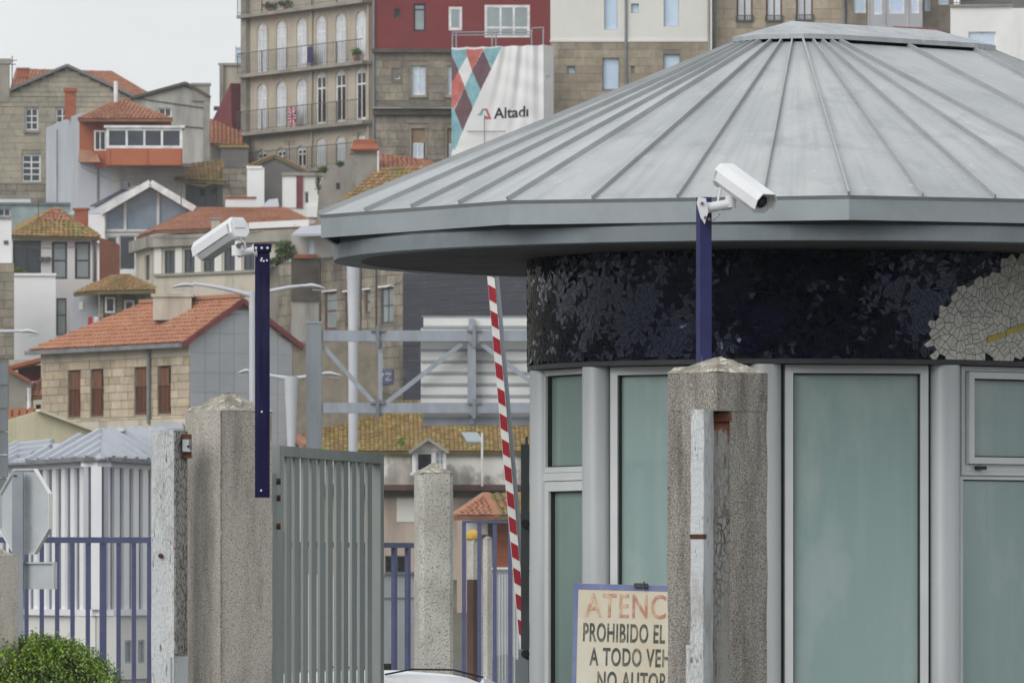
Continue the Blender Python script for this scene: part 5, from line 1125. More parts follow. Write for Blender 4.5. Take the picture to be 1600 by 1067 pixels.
# O: white / maroon / cream house
fo = Fac.px(441, 316, 511, 315); t = house('maroon_striped_house', 'small cream house with one white panel and maroon pier', 'house', fo); rc = [fo.rect(476, 300, 483, 318)]
body(t, fo, 273, 'plaster_cream', rc, depth=3); wins(t, fo, rc, 'white_frame', 'pane', 1, fw=.04); strip(t, fo, 445, 463, 275.5, 325, .06, 'plaster_white', 'white_panel'); strip(t, fo, 463.3, 473, 275.5, 325, .08, 'maroon', 'maroon_pier'); strip(t, fo, 440, 512, 270, 275, .15, 'concrete', 'roof_edge'); strip(t, fo, 480, 512, 322, 340, .3, 'plaster_white', 'low_wall')
# P: stucco house with chimney and mossy roof
fp = Fac.px(500, 304, 556, 302); t = house('stucco_house', 'rough stuccoed house wall with tiled chimney and mossy orange roof', 'house', fp)
z0 = t['z0']; mb = MB(); ff = [fp.w(-.6, 0, z0), fp.w(fp.W+1, 0, z0), fp.w(fp.W+1, 0, fp.uz(550, 244)[1]), fp.at(549, 244), fp.at(508, 266), fp.at(498, 300)]; dv = Vector((fp.N.x, fp.N.y, 0))*4
mb.loft([[p+dv for p in ff], ff]); mb.build('wall', M['concrete'], t)
tiles(t, P(522, 322, 298.4), P(665, 322, 298.4), P(692, 258, 301.2), P(590, 264, 301.2), M['tile_mossy']); tiles(t, P(592, 267, 301.4), P(694, 266, 301.4), P(674, 252, 305), P(592, 240, 305), M['tile_new'])
chimney(t, 549, 590, 232, 300, 301.5, 'concrete', dep=1); 
ca_ = P(546, 233, 301.3); mb = MB(); mb.slab([P(548, 233, 301.2), P(592, 233, 301.2), P(586, 218, 301.8), P(556, 218, 301.8)], .1); mb.build('chimney_hood', M['brick_orange'], t)
mb = MB(); mb.box(*(lambda a, b: (a.x, b.x, 301.5, 302.3, a.z, b.z))(P(552, 233, 301.5), P(586, 219, 301.5))); mb.build('chimney_pot', M['brick_orange'], t)
mb = MB(); fp.box(mb, *(lambda r: (r[0], r[1], -.01, .05, r[2], r[3]))(fp.rect(525, 286, 531, 296))); mb.build('vent', M['pane_dark'], t)
downpipe(t, Fac.px(588, 301, 594, 301), 591, 236, 276, .04, 'white_frame')
for c, r, lb in ((P(497, 285, 301), (.16, .2, .5), 'dark ivy trailing down the left corner of the stucco wall'), (P(505, 265, 301), (.25, .2, .16), 'ivy clump on top of the stucco wall corner'), (P(532, 256, 301), (.2, .15, .15), 'small green weed growing on the stucco wall top')): plant('ivy', lb, 'ivy', c, r, 200, .06)
# M: mossy roof and white wall near the glass gable
fm2 = Fac.px(250, 322, 350, 321); t = house('mossy_roof_house', 'white-walled house with mossy sagging tiled roof right of the orange house', 'house', fm2); rc = [fm2.rect(310, 294, 322, 320), fm2.rect(328, 293, 340, 320)]
body(t, fm2, 282, 'plaster_white', rc, depth=4); wins(t, fm2, rc, 'white_frame', 'pane_grey', 1, 2, fw=.05); strip(t, fm2, 299, 350, 286, 289, .1, 'gutter', 'gutter'); panel(t, [P(268, 280, 319.5), P(318, 289, 318.5), P(350, 280, 318.5), P(349, 250, 323), P(300, 258, 323)], .1, 'tile_mossy', 'roof'); tiles(t, P(272, 279, 319), P(352, 285, 318), P(350, 250, 323), P(300, 256, 323), M['tile_mossy']); strip(t, fm2, 268, 300, 276, 281, .3, 'plaster_white', 'wall_cap')
# L: glazed white gable
fL = Fac.px(150, 314, 306, 313.5); t = house('glass_gable_house', 'modern white A-frame gable house with full glazed front', 'house', fL)
ap, el, er = (235, 287), (157, 332), (304, 328); D_ = Vector((fL.N.x, fL.N.y, 0))
for a, b in ((el, ap), (ap, er)):
    p, q = fL.at(*a, d=-.6), fL.at(*b, d=-.6); mb = MB(); mb.bar(p, q, .14, .28); mb.build('white_verge', M['white_frame'], t)
pl_, pa_, pr_ = fL.at(*el, d=-.55), fL.at(*ap, d=-.55), fL.at(*er, d=-.55)
for a, b in ((pl_, pa_), (pa_, pr_)): panel(t, [a, b, b+D_*9, a+D_*9], .16, 'metal_roof', 'roof')
panel(t, [P(100, 336, 322), P(157, 333, 314), P(235, 287, 314), P(172, 296, 324)], .1, 'metal_roof', 'side_roof'); panel(t, [P(140, 322, 317.5), P(150, 322, 317), P(200, 296, 317), P(190, 296, 317.5)], .04, 'pane', 'roof_light')
zf = fL.uz(230, 359)[1]; z0 = t['z0']; gl_ = lambda pts, nm='glazing': panel(t, [fL.at(x, y, .3) for x, y in pts], .04, 'pane_sky', nm)
gl_([(164, 359), (195, 359), (195, 312), (164, 331)]); gl_([(196, 359), (246, 359), (246, 296), (235, 290), (196, 312)]); gl_([(248, 359), (290, 359), (304, 334), (248, 298)])
for x, y0, y1 in ((164, 331, 360), (195.5, 311, 360), (247, 296, 360)): p, q = fL.at(x, y1, .22), fL.at(x, y0, .22); mb = MB(); mb.bar(p, q, .12, .1, (0, 1, 0)); mb.build('mullion', M['white_frame'], t)
strip(t, fL, 160, 300, 358, 362, .0, 'white_frame', 'floor_beam', d=.2); strip(t, fL, 136, 164, 335, 380, .5, 'plaster_white', 'pillar', d=.3)
facade(t, fL, 0, fL.W, z0, fL.uz(230, 363)[1], [fL.rect(166, 369, 183, 410), fL.rect(186, 367, 212, 422)], M['plaster_white'], 'wall', 5, d=.3); wins(t, fL, [fL.rect(166, 369, 183, 410), fL.rect(186, 367, 212, 422)], 'white_frame', 'pane', 1, fw=.06, d=.3)
mb = MB(); fL.box(mb, .5, fL.W-.4, 1.2, 6, zf+.05, zf+1.0); mb.build('interior', M['pane_dark'], t)
# Q: curved-corner beige house with a row of windows
fq = Fac.px(240, 309, 500, 302); t = house('curved_corner_house', 'beige house with chamfered corner, long window row and orange roof', 'house', fq)
xs_ = [(257, 273), (288, 304), (318, 335), (350, 367), (381, 398)]; rc = [fq.rect(a, 393-i*2.2, b, 429-i*2.2) for i, (a, b) in enumerate(xs_)]; zA, zB = rc[2][2], rc[2][3]; rc = [(r[0], r[1], zA, zB) for r in rc]; lw = [fq.rect(317, 467, 336, 490), fq.rect(348, 465, 366, 490)]; lz = lw[0][2:4]; lw = [(r[0], r[1], *lz) for r in lw]
body(t, fq, 366, 'plaster_beige', rc+lw, depth=6, rec=.1); wins(t, fq, rc, 'dark_frame', 'pane', 2, fw=.06, rec=.09); wins(t, fq, lw, 'dark_frame', 'pane_dark', 1, fw=.05, rec=.09)
ql = Fac.px(212, 314, 240, 309); r1 = ql.rect(226, 399, 234, 438); body(t, ql, 372, 'plaster_beige', [r1], name='corner_wall', depth=2, u=(0, ql.W-.003)); wins(t, ql, [r1], 'dark_frame', 'pane_dark', 1, fw=.04)
for a, b in ((276, 286), (306, 316), (337, 348), (369, 379), (400, 410), (243, 254)):
    u0, u1 = fq.uz(a, 0)[0], fq.uz(b, 0)[0]; mb = MB(); fq.box(mb, u0, u1, -.07, .01, zA, zB+.12); mb.build('pilaster', M['plaster_cream'], t)
mb = MB(); fq.box(mb, .1, fq.uz(412, 0)[0], -.12, .01, zA-.12, zA-.003); mb.build('sill', M['concrete'], t)
zc = fq.uz(330, 366)[1]; 
for f_ in (fq, ql): mb = MB(); f_.box(mb, -.05, f_.W+.05, -.3, .02, zc-.45, zc+.02); mb.build('parapet', M['concrete'], t)
rz = [P(212, 371, 313), P(243, 361, 308.6), P(500, 353, 301.5), P(440, 325, 309), P(310, 325, 315)]
tiles(t, rz[1], rz[2], rz[3], rz[4], M['tile_orange']); tiles(t, rz[0], rz[1], rz[4], rz[4]+Vector((-.1, .1, 0)), M['tile_orange']); tiles(t, rz[2], P(500, 353, 312), rz[3]+Vector((.1, .1, 0)), rz[3], M['tile_orange'])
chimney(t, 330, 344, 340, 362, 306, 'plaster_beige'); strip(t, fq, 398, 492, 346, 356, .35, 'plaster_white', 'white_cornice')
# plant on the wall right of it and odd roofs
plant('wall_shrub', 'green shrub rooted on the wall top right of the curved beige house', 'shrub', P(446, 392, 292), (.45, .4, .45), 600, .1); plant('wall_shrub', 'sprawling lower branch of shrub on the wall beside navy post', 'shrub', P(432, 408, 292), (.3, .3, .2), 250, .09)
fz = Fac.px(405, 296, 475, 294); t = house('garden_terrace', 'grey stained terrace wall below the wall shrub', 'wall', fz); body(t, fz, 416, 'concrete', depth=2); mb = MB(); mb.bar(fz.at(405, 440, -.1), fz.at(424, 405, -.1), .3, .3); mb.build('handrail', M['iron'], t)
fz2 = Fac.px(455, 292, 520, 290); t = house('blue_shutter_house', 'small grey house with tiled ledge beside the kiosk eave', 'house', fz2); rc = [fz2.rect(480, 374, 491, 396)]; body(t, fz2, 366, 'plaster_grey', rc, depth=3); wins(t, fz2, rc, 'white_frame', 'pane_blue', 1, fw=.05); panel(t, [P(456, 366, 289), P(522, 364, 288), P(520, 350, 294), P(470, 354, 294)], .1, 'metal_roof', 'roof'); strip(t, fz2, 460, 495, 398, 404, .25, 'brick_orange', 'tiled_ledge'); strip(t, fz2, 455, 520, 404.2, 470, .12, 'dark_stone', 'lower_wall')
# R: white house with mossy roof
fr2 = Fac.px(18, 289, 152, 287); t = house('white_house', 'white house with dark framed windows under a mossy hipped roof', 'house', fr2)
rc = [fr2.rect(*r) for r in ((20, 376, 64, 428), (81, 378, 105, 436), (117, 378, 141, 436), (88, 466, 104, 524))]; body(t, fr2, 369, 'plaster_white', rc, depth=5)
wins(t, fr2, rc[:1], 'dark_frame', 'pane', 2, fw=.07); wins(t, fr2, rc[1:3], 'dark_frame', 'pane_grey', 1, (.5,), fw=.08); wins(t, fr2, rc[3:], 'dark_frame', 'pane_grey', 1, (.55,), fw=.05)
e0, e1, tp = P(15, 369, 288.5), P(157, 371.5, 288.6), P(88, 325, 291)
tiles(t, e0, e1, P(112, 344, 290), P(60, 344, 290), M['tile_mossy']); tiles(t, P(60, 345, 289.9), P(113, 345, 289.9), tp+Vector((.1, 0, 0)), tp-Vector((.1, 0, 0)), M['tile_orange']); tiles(t, P(30, 352, 296), e0, P(60, 344, 290), tp-Vector((.1, 0, 0)), M['tile_mossy']); tiles(t, e1, P(150, 365, 296), tp, P(112, 344, 290), M['tile_mossy'])
strip(t, fr2, 16, 156, 370, 373, .25, 'gutter', 'gutter'); chimney(t, 116, 137, 325, 352, 290, 'brick_orange', capm='brick_orange'); downpipe(t, fr2, 147, 372, 440, .06, 'gutter')
for x in (65.5, 75): mb = MB(); p = fr2.at(x, 405, -.12); mb.box(p.x-.1, p.x+.1, p.y-.1, p.y+.1, p.z-.08, p.z+.08); mb.bar(p, fr2.at(x, 405, .02), .04, .04); mb.build('wall_lamp', M['iron'], t)
plant('balcony_plants', 'strip of green plants along the white house terrace window', 'plant', fr2.at(30, 423, -.15), (.3, .15, .1), 120, .06, 'hedge_leaf')
fr3 = Fac.px(155, 286, 183, 290); t = house('brick_gable', 'orange brick side wall beside the white house', 'wall', fr3); mb = MB(); z0 = t['z0']; p = [fr3.w(.02, 0, z0), fr3.w(fr3.W, 0, z0), fr3.at(183, 380), fr3.at(155.3, 371)]; mb.loft([[q+Vector((0, 2, 0)) for q in p], p]); mb.build('wall', M['brick_orange'], t)
fr4 = Fac.px(22, 280, 87, 279.5); t = house('white_annexe', 'blank whitewashed annexe wall below the white house windows', 'annexe', fr4); body(t, fr4, 430, 'plaster_white', depth=5); strip(t, fr4, 21, 88, 427, 431, .08, 'plaster_white', 'coping')
fr5 = Fac.px(-40, 283, 18, 282.5); t = house('white_end_house', 'white house end with small vent at the left picture edge', 'house', fr5); body(t, fr5, 341, 'plaster_white', depth=4); mb = MB(); fr5.box(mb, *(lambda r: (r[0], r[1], -.04, .03, r[2], r[3]))(fr5.rect(6, 376, 13, 382))); mb.build('vent', M['iron'], t); strip(t, fr5, -40, 19, 338.5, 342, .08, 'concrete', 'coping')
fr6 = Fac.px(-40, 276, 22, 275.5); t = house('stone_wall', 'tall grey stone retaining wall at the left picture edge', 'wall', fr6); body(t, fr6, 411, 'mortar', depth=1.5); stones(t, fr6, 0, fr6.W, fr6.uz(0, 560)[1], fr6.uz(0, 412)[1], (), .34, .7, M['stone_grey']); 
# S: small hut with mossy hip roof
fs2 = Fac.px(155, 273, 240, 272.5); t = house('mossy_hut', 'small grey hut with mossy hipped roof and white window frames', 'hut', fs2); rc = [fs2.rect(164, 464, 180, 489), fs2.rect(194, 469, 210, 486)]; body(t, fs2, 459, 'dark_stone', rc, depth=4); wins(t, fs2, rc, 'white_frame', 'pane_dark', 1, fw=.07, rec=.06)
stones(t, fs2, 0, fs2.W, fs2.uz(200, 520)[1], fs2.uz(200, 460)[1], [(r[0]-.05, r[1]+.05, r[2]-.05, r[3]+.05) for r in rc], .22, .45, M['stone_grey'])
fs3 = Fac.px(110, 275.5, 155, 273); body(t, fs3, 458, 'side_grey', name='side_wall', depth=2.5, u=(0, fs3.W-.01)); strip(t, fs2, 156, 242, 454, 459.5, .35, 'white_frame', 'eave_board')
hp = P(191, 429, 275.5); tiles(t, P(155, 455, 272), P(243, 454, 271.5), hp+Vector((.2, 0, 0)), hp, M['tile_mossy']); tiles(t, P(114, 459, 275), P(155, 455, 272), hp, hp+Vector((-.4, .6, -.02)), M['tile_mossy']); tiles(t, P(243, 454, 271.5), P(243, 450, 278), hp+Vector((.2, .5, 0)), hp+Vector((.2, 0, 0)), M['tile_mossy'])
strip(t, fs3, 124, 130, 472, 484, .03, 'plaster_white', 'patch')
for c, x, lb in (('cloth_red', 141, 'red cloth hung on a line beside the mossy hut'), ('cloth_white', 150, 'white cloth hung on a line beside the mossy hut')):
    tt = thing('washing', lb, 'laundry', P(x, 510, 271)); mb = MB(); mb.slab([P(x-3.5, 508, 271), P(x+3.5, 509, 271.02), P(x+3.5, 495, 271), P(x-3.5, 495, 271.02)], .02); mb.build('cloth', M[c], tt)
# T: warm stone house with new orange roof
fT = Fac.px(66, 237.6, 297, 230); t = house('stone_house', 'warm stone house with fresh orange roof and four tall wood shutters', 'house', fT)
gw = Fac(fT.w(fT.W, 0, 0), fT.w(fT.W, 0, 0)+Vector((fT.N.x, fT.N.y, 0))*3.75)
rc = [fT.rect(*r) for r in ((107, 577, 127, 651), (142.5, 576, 163, 650), (211, 574, 231, 648), (247, 572, 268, 646))]; za, zb_ = rc[1][2], rc[1][3]; rc = [(r[0], r[1], za, zb_) for r in rc]
zt_ = body(t, fT, 536, 'mortar_pale', rc, depth=7, rec=.16)
zband, zfoot = fT.uz(180, 562)[1], fT.uz(180, 657)[1]
stones(t, fT, 0.02, fT.W-.02, zfoot, zband, rc, .25, .58, M['stone_warm'])
for i, r in enumerate(rc):
    mb = MB(); fT.box(mb, r[0], r[1], .1, .15, r[2], r[3]); mb.build('shutter_frame', M['brown_frame'], t)
    w3 = (r[1]-r[0]-.08)/3
    for k in range(3):
        mb = MB(); dk = i in (1, 3) and k == 2; fT.box(mb, r[0]+.04+k*w3+.012, r[0]+.04+(k+1)*w3-.012, .08, .099, r[2]+.05, r[3]-.06); mb.build('shutter_board', M['pane_dark' if dk else 'wood_brown'], t)
    mb = MB(); fT.box(mb, r[0]+.01, r[1]-.01, .05, .07, r[2], r[2]+.85); mb.build('glass_guard', M['pane_grey'] if 0 else M['wood_brown'], t) if 0 else None
    mb = MB(); fT.box(mb, r[0]+.005, r[1]-.005, .02, .05, r[2]+.88, r[2]+.92); fT.box(mb, r[0]+.005, r[1]-.005, .02, .05, r[2]+.02, r[2]+.06)
    for k in range(7): u = r[0]+.01+k*(r[1]-r[0]-.05)/6; fT.box(mb, u, u+.02, .025, .045, r[2]+.06, r[2]+.88)
    mb.build('guard_rail', M['brown_frame'], t)
mb = MB(); fT.box(mb, -.01, fT.W+.01, -.05, .01, zband+.005, zt_-.1); mb.build('plain_band', M['plaster_beige'], t); mb = MB(); fT.box(mb, -.02, fT.W+.02, -.07, .01, zfoot-.45, zfoot-.005); mb.build('base_band', M['plaster_beige'], t)
downpipe(t, fT, 237, 532, 662, .06, 'gutter', d=-.12)
zE = zt_; gr = gw.W; zap = gw.uz(386, 468)[1]
# gable wall of slate-grey panels
mb = MB(); pts = [gw.w(0.003, 0, t['z0']), gw.w(gr, 0, t['z0']), gw.w(gr, 0, zE-.05), gw.w(gr*.5, 0, zap-.12), gw.w(.003, 0, zE-.05)]; mb.face(pts); 
inn_ = [p-Vector((gw.U.y, -gw.U.x, 0))*-.3 for p in pts]; mb.build('gable_wall', M['mortar'], t)
nz_p, nu = 9, 7; zl = t['z0']+2.2
for k in range(nz_p*2):
    za_, zb2 = zl+k*.62, zl+k*.62+.612
    for j in range(nu):
        ua, ub = gr*j/nu+.006, gr*(j+1)/nu-.006
        def top_at(u): return zE-.08+(zap-.15-(zE-.05))*(1-abs(u-gr/2)/(gr/2))
        ta, tb = min(zb2, top_at(ua)), min(zb2, top_at(ub)); tm = None
        if ta <= za_+.03 and tb <= za_+.03: continue
        mb = MB(); q = [gw.w(ua, 0, za_), gw.w(ub, 0, za_), gw.w(ub, 0, max(za_+.002, tb)), gw.w(ua, 0, max(za_+.002, ta))]; nn = Vector((gw.N.x, gw.N.y, 0)); mb.loft([[p+nn*.002 for p in q], [p-nn*.02 for p in q]]); mb.build('slate_panel', M['slate_panel'], t)
nU = Vector((fT.U.x, fT.U.y, 0)); nN = Vector((fT.N.x, fT.N.y, 0))
eL, eR = fT.w(-.25, -.35, zE-.12), fT.w(fT.W+.12, -.35, zE-.12); rR = fT.w(fT.W+.12, gr/2, zap+.03); rL = fT.w(3.1, gr/2, zap+.03)
tiles(t, eL, eR, rR, rL, M['tile_new'], tw=.2, th=.3); bR = fT.w(fT.W+.12, gr+.35, zE-.12); bL = fT.w(-.25, gr+.35, zE-.12); tiles(t, bR, bL, rL, rR, M['tile_new'], tw=.3, th=.45); tiles(t, bL, eL, rL, rL+nN*.1, M['tile_new'], tw=.3)
mb = MB(); mb.bar(fT.w(-.3, -.42, zE-.2), fT.w(fT.W+.14, -.42, zE-.2), .14, .13); mb.build('gutter', M['gutter'], t)
for a, b in ((eR, rR), (rR, bR)): mb = MB(); mb.bar(a+nU*.03-Vector((0, 0, .08)), b+nU*.03-Vector((0, 0, .08)), .06, .16); mb.build('verge', M['maroon'], t)
mb = MB(); mb.bar(rL+Vector((0, 0, .09)), rR+Vector((0, 0, .09)), .24, .12); mb.build('ridge_tiles', M['tile_new'], t)
chimney(t, 239, 299, 459, 500, 232.5, 'plaster_beige', dep=.9, capm='plaster_beige')
mb = MB(); p = P(262, 672, 231); mb.slab([P(236, 672, 229.5), P(287, 668, 229.2), P(284, 659, 230.4), P(242, 662, 231)], .08); mb.build('flashing_roof', M['metal_roof'], t)
# small porch houses left of T
fy = Fac.px(14, 247, 66, 246); t = house('porch_house', 'small house with dark red porch roof left of the warm stone house', 'house', fy); rc = [fy.rect(28, 570, 64, 596), fy.rect(56, 632, 64, 644)]; body(t, fy, 562, 'plaster_beige', rc, depth=3, rec=1.2); mb = MB(); fy.box(mb, rc[0][0], rc[0][1], .9, 1.1, rc[0][2], rc[0][3]); mb.build('dark_interior', M['maroon'], t); wins(t, fy, rc[1:], 'dark_frame', 'pane_dark', 1, fw=.03)
mb = MB(); mb.bar(P(12, 577, 244), P(68, 562, 244), 1.6, .12); mb.build('porch_roof', M['brick_orange'], t); tiles(t, P(40, 621, 243), P(70, 618, 243), P(69, 590, 245.5), P(50, 600, 245.5), M['tile_orange'])
fy2 = Fac.px(14, 243, 46, 242.5); t = house('grey_stone_shed', 'grey stone lean-to wall under the red porch', 'shed', fy2); mb = MB(); z0 = t['z0']; p = [fy2.w(0, 0, z0), fy2.w(fy2.W, 0, z0), fy2.at(46, 596), fy2.at(24, 583), fy2.at(14, 582)]; mb.loft([[q+Vector((0, 2, 0)) for q in p], p]); mb.build('wall', M['concrete'], t)
mb = MB(); mb.bar(fy2.at(14, 578, -.1), fy2.at(47, 596, -.1), .4, .1); mb.build('roof_edge', M['brick_orange'], t); downpipe(t, fy2, 45.5, 606, 640, .07, 'white_frame')
# yellow sheet shed
fw_ = Fac.px(8, 176, 150, 177); t = house('yellow_shed', 'pale yellow corrugated sheet gable shed with a strip of orange roof', 'shed', fw_, zb=-.05); mb = MB(); n = 90; z0 = -.05
def ytop(u_): 
    x = 8+142*u_/fw_.W; return fw_.uz(x, 657+(642-657)*((x-8)/50) if x < 58 else 642+(676-642)*((x-58)/92))[1]
for k in range(n):
    ua, ub = fw_.W*k/n, fw_.W*(k+1)/n; da, db = (.03 if k % 2 else 0), (.03 if (k+1) % 2 else 0); mb.face([fw_.w(ua, da, z0), fw_.w(ub, db, z0), fw_.w(ub, db, ytop(ub)), fw_.w(ua, da, ytop(ua))])
mb.build('sheet_wall', M['yellow_sheet'], t); mb = MB(); fw_.box(mb, .05, fw_.W-.05, .2, 6, z0, fw_.uz(80, 676)[1]); mb.build('core', M['plaster_beige'], t)
tiles(t, P(8, 659, 178), P(52, 652, 178), P(56, 641, 184), P(8, 641, 184), M['tile_new']); mb = MB(); mb.bar(fw_.at(58, 641, -.05), fw_.at(150, 675, -.05), .3, .06); mb.build('verge', M['yellow_sheet'], t)
# U: weathered stone house behind the gantry
fu = Fac.px(436, 296, 632, 284); t = house('weathered_stone_house', 'weathered granite block house front behind the sign gantry', 'house', fu)
rcx = ((477, 463, 488, 500), (508, 456, 526, 515), (540, 456, 556, 510), (571, 453, 579, 490), (596, 449, 615, 505), (507, 585, 526, 628)); rc = [fu.rect(*r) for r in rcx]
body(t, fu, 400, 'mortar', rc, depth=6, rec=.12); wins(t, fu, rc[:1], 'white_frame', 'pane_white', 1, fw=.07, rec=.08); wins(t, fu, rc[1:4], 'brown_frame', 'pane_grey', 1, (.5,), fw=.08, rec=.1); wins(t, fu, rc[4:], 'dark_frame', 'pane_grey', 2, (.5,), fw=.06, rec=.1)
stones(t, fu, 0, fu.W, fu.uz(560, 645)[1], fu.uz(560, 402)[1], [(r[0]-.02, r[1]+.02, r[2], r[3]) for r in rc], .42, .78, M['stone_grey'], joint=.022, limit=280)
for r in rc[1:5]: mb = MB(); fu.box(mb, r[0]-.12, r[1]+.12, -.1, -.0, r[3]+.003, r[3]+.07); mb.build('lintel', M['plaster_white'], t)
for x in (502, 566, 590): downpipe(t, fu, x, 410, 640, .035, 'iron', d=-.07)
mb = MB(); ss = fu.rect(594, 578, 616, 600); fu.box(mb, ss[0], ss[1], -.08, -.05, ss[2], ss[3]); sg = thing('wall_plaque', 'small blue and white plaque on the weathered stone house', 'plaque', fu.at(605, 600, -.1)); mb.build('plate', M['plaque_blue'], sg)
mb = MB(); c0, c1 = ss[0]+.1, ss[1]-.1; zz0, zz1 = ss[2]+.12, ss[3]-.12; w_ = (c1-c0)
fu.box(mb, c0, c0+w_*.42, -.09, -.081, zz1-.06, zz1); mb.hexa([fu.w(u, d_, z) for z, us_ in ((zz0, (c0, c0+.08)), (zz1-.061, (c0+w_*.3, c0+w_*.42))) for u, d_ in ((us_[0], -.09), (us_[1], -.09), (us_[1], -.081), (us_[0], -.081))])
for q in ((0, 1, zz1-.06, zz1), (0, 1, zz0, zz0+.06)): fu.box(mb, c0+w_*.55, c1, -.09, -.081, q[2], q[3])
mb.hexa([fu.w(u, d_, z) for z, us_ in ((zz0+.06, (c0+w_*.55, c0+w_*.7)), (zz1-.061, (c1-.08, c1))) for u, d_ in ((us_[0], -.09), (us_[1], -.09), (us_[1], -.081), (us_[0], -.081))]); mb.build('lettering', M['plaque_mark'], sg)
# V: dark clad wall
fv = Fac.px(630.5, 282, 840, 276); t = house('dark_clad_building', 'dark slate-clad building side behind the white sign panel', 'building', fv); body(t, fv, 420, 'mortar', depth=6); 
for k in range(36):
    y = 422+k*6.4; u0 = .0; z1_ = fv.uz(735, y)[1]; z0_ = fv.uz(735, y+6.2)[1]; mb = MB(); fv.box(mb, 0, fv.W, -.03-.012*(k % 2), .002, z0_, z1_); mb.build('cladding_board', M['dark_panel'], t)
# W: yellow lichen roof house with dormer
fw2 = Fac.px(484, 231, 832, 229.5); t = house('lichen_roof_house', 'low wide house with yellow lichen-covered roof, dormer and stained wall', 'house', fw2, zb=1.0); zs = fw2.uz(660, 703)[1]
rc = [fw2.rect(602, 868, 640, 896)]
facade(t, fw2, 0, fw2.W, 1.0, fw2.uz(660, 775)[1], rc, M['plaster_pink'], 'wall', 7, d=.4); zc1, zc0 = fw2.uz(660, 757)[1], fw2.uz(660, 766)[1]
facade(t, fw2, 0, fw2.W, zc1, zs, (), M['plaster_stained'], 'attic_wall', 7); mb = MB(); fw2.box(mb, -.05, fw2.W+.05, -.25, .5, zc0, zc1-.001); mb.build('cornice', M['brown_rust'], t); mb = MB(); fw2.box(mb, 0, fw2.W, .2, .6, fw2.uz(660, 776)[1], zc0-.001); mb.build('frieze', M['dark_stone'], t)
wins(t, fw2, rc, 'dark_frame', 'pane_dark', 2, fw=.05, d=.4)
tiles(t, fw2.w(-.2, -.2, zs-.05), fw2.w(fw2.W+.2, -.2, zs-.05), fw2.w(fw2.W+.2, 4.2, zs+1.65), fw2.w(-.2, 4.2, zs+1.65), M['tile_yellow'], tw=.14, th=.2, r=.026)
fgl = Fac.px(430, 235, 486, 230.8); mb = MB(); p = [fgl.w(0, 0, 1), fgl.w(fgl.W-.02, 0, 1), fgl.at(485, 700), fgl.at(430, 660)]; mb.loft([[q+Vector((0, 3, 0)) for q in p], p]); mb.build('side_wall', M['plaster_white'], t); mb = MB(); mb.bar(fgl.at(424, 650, -.1), fgl.at(487, 697, -.1), .35, .14); mb.build('verge_tiles', M['tile_orange'], t)
# dormer
fdm = Fac.px(644, 228.2, 697, 228); zb_ = fdm.uz(670, 738)[1]; z1_ = fdm.uz(670, 706)[1]; r = [fdm.rect(650, 706, 677, 737)]; r2 = [fdm.rect(681, 708, 694, 737)]
facade(t, fdm, 0, fdm.W, zb_, z1_+.03, [(r[0][0], r[0][1], zb_+.02, z1_), (r2[0][0], r2[0][1], zb_+.02, z1_)], M['white_frame'], 'dormer', 2.2, rec=.15, gable=[fdm.uz(644, 706), fdm.uz(669, 690), fdm.uz(697, 706)])
window(t, fdm, (r[0][0], r[0][1], zb_+.02, z1_), M['white_frame'], M['pane_dark'], 1, 1, .06, .12, name='dormer_window'); window(t, fdm, (r2[0][0], r2[0][1], zb_+.02, z1_), M['white_frame'], M['pane_grey'], 2, 3, .04, .12, name='dormer_window')
for a, b in (((639, 707), (669, 686)), ((669, 686), (701, 707))): mb = MB(); mb.bar(fdm.at(*a, d=-.12), fdm.at(*b, d=-.12), .5, .09); mb.bar(fdm.at(*a, d=1), fdm.at(*b, d=1), 2, .07); mb.build('dormer_roof', M['concrete'], t)
mb = MB(); fdm.box(mb, -.06, fdm.W+.06, -.1, .02, zb_-.08, zb_-.002); mb.build('dormer_sill', M['white_frame'], t)
p = lambda x, y, k: Vector((fw2.at(x, y).x, fw2.w(fw2.uz(x, 0)[0], k, 0).y, fw2.at(x, y).z))
mb = MB(); q = [fw2.w(fw2.uz(x, 0)[0], d_, zs-.05+(d_+.2)/4.4*1.7+.13) for x, d_ in ((730, .3), (757, .3), (747, 1.1), (722, 1.1))]; mb.slab(q, .08); mb.build('roof_light', M['pane_grey'], t)
downpipe(t, fw2, 753, 676, 760, .035, 'white_frame', d=-.3); plant('roof_weed', 'green weed growing on the yellow lichen roof', 'weed', P(628, 690, 230.6), (.18, .1, .13), 150, .05, 'hedge_leaf')
strip(t, fw2, 620, 650, 775.5, 815, .03, 'plaster_cream', 'pale_panel', d=.4)
# X: little orange-roofed hut
fx2 = Fac.px(714, 208, 830, 207); t = house('orange_hut', 'little hut with orange hipped roof behind the striped barrier', 'hut', fx2, zb=-.1); body(t, fx2, 803, 'plaster_pink', depth=3); e0, e1, tp, tq = P(709, 806, 206.5), P(778, 806, 206), P(759, 772, 209), P(830, 770, 209)
tiles(t, e0, e1, tp+Vector((.1, 0, 0)), tp, M['tile_new'], tw=.2, th=.3); tiles(t, e1, P(836, 803, 206), tq, tp, M['tile_mossy'], tw=.2, th=.3); mb = MB(); mb.bar(e0, tp, .2, .12); mb.bar(e1, tp, .2, .12); mb.build('hip_tiles', M['tile_orange'], t)
mb = MB(); fx2.box(mb, *(lambda r: (r[0], r[1], -.4, .02, r[2], r[3]))(fx2.rect(727, 802, 762, 835))); mb.build('white_gable', M['plaster_white'], t); mb = MB(); fx2.box(mb, *(lambda r: (r[0], r[1], -.3, .02, r[2], r[3]))(fx2.rect(772, 806, 800, 900))); mb.build('brick_pier', M['brick_orange'], t)
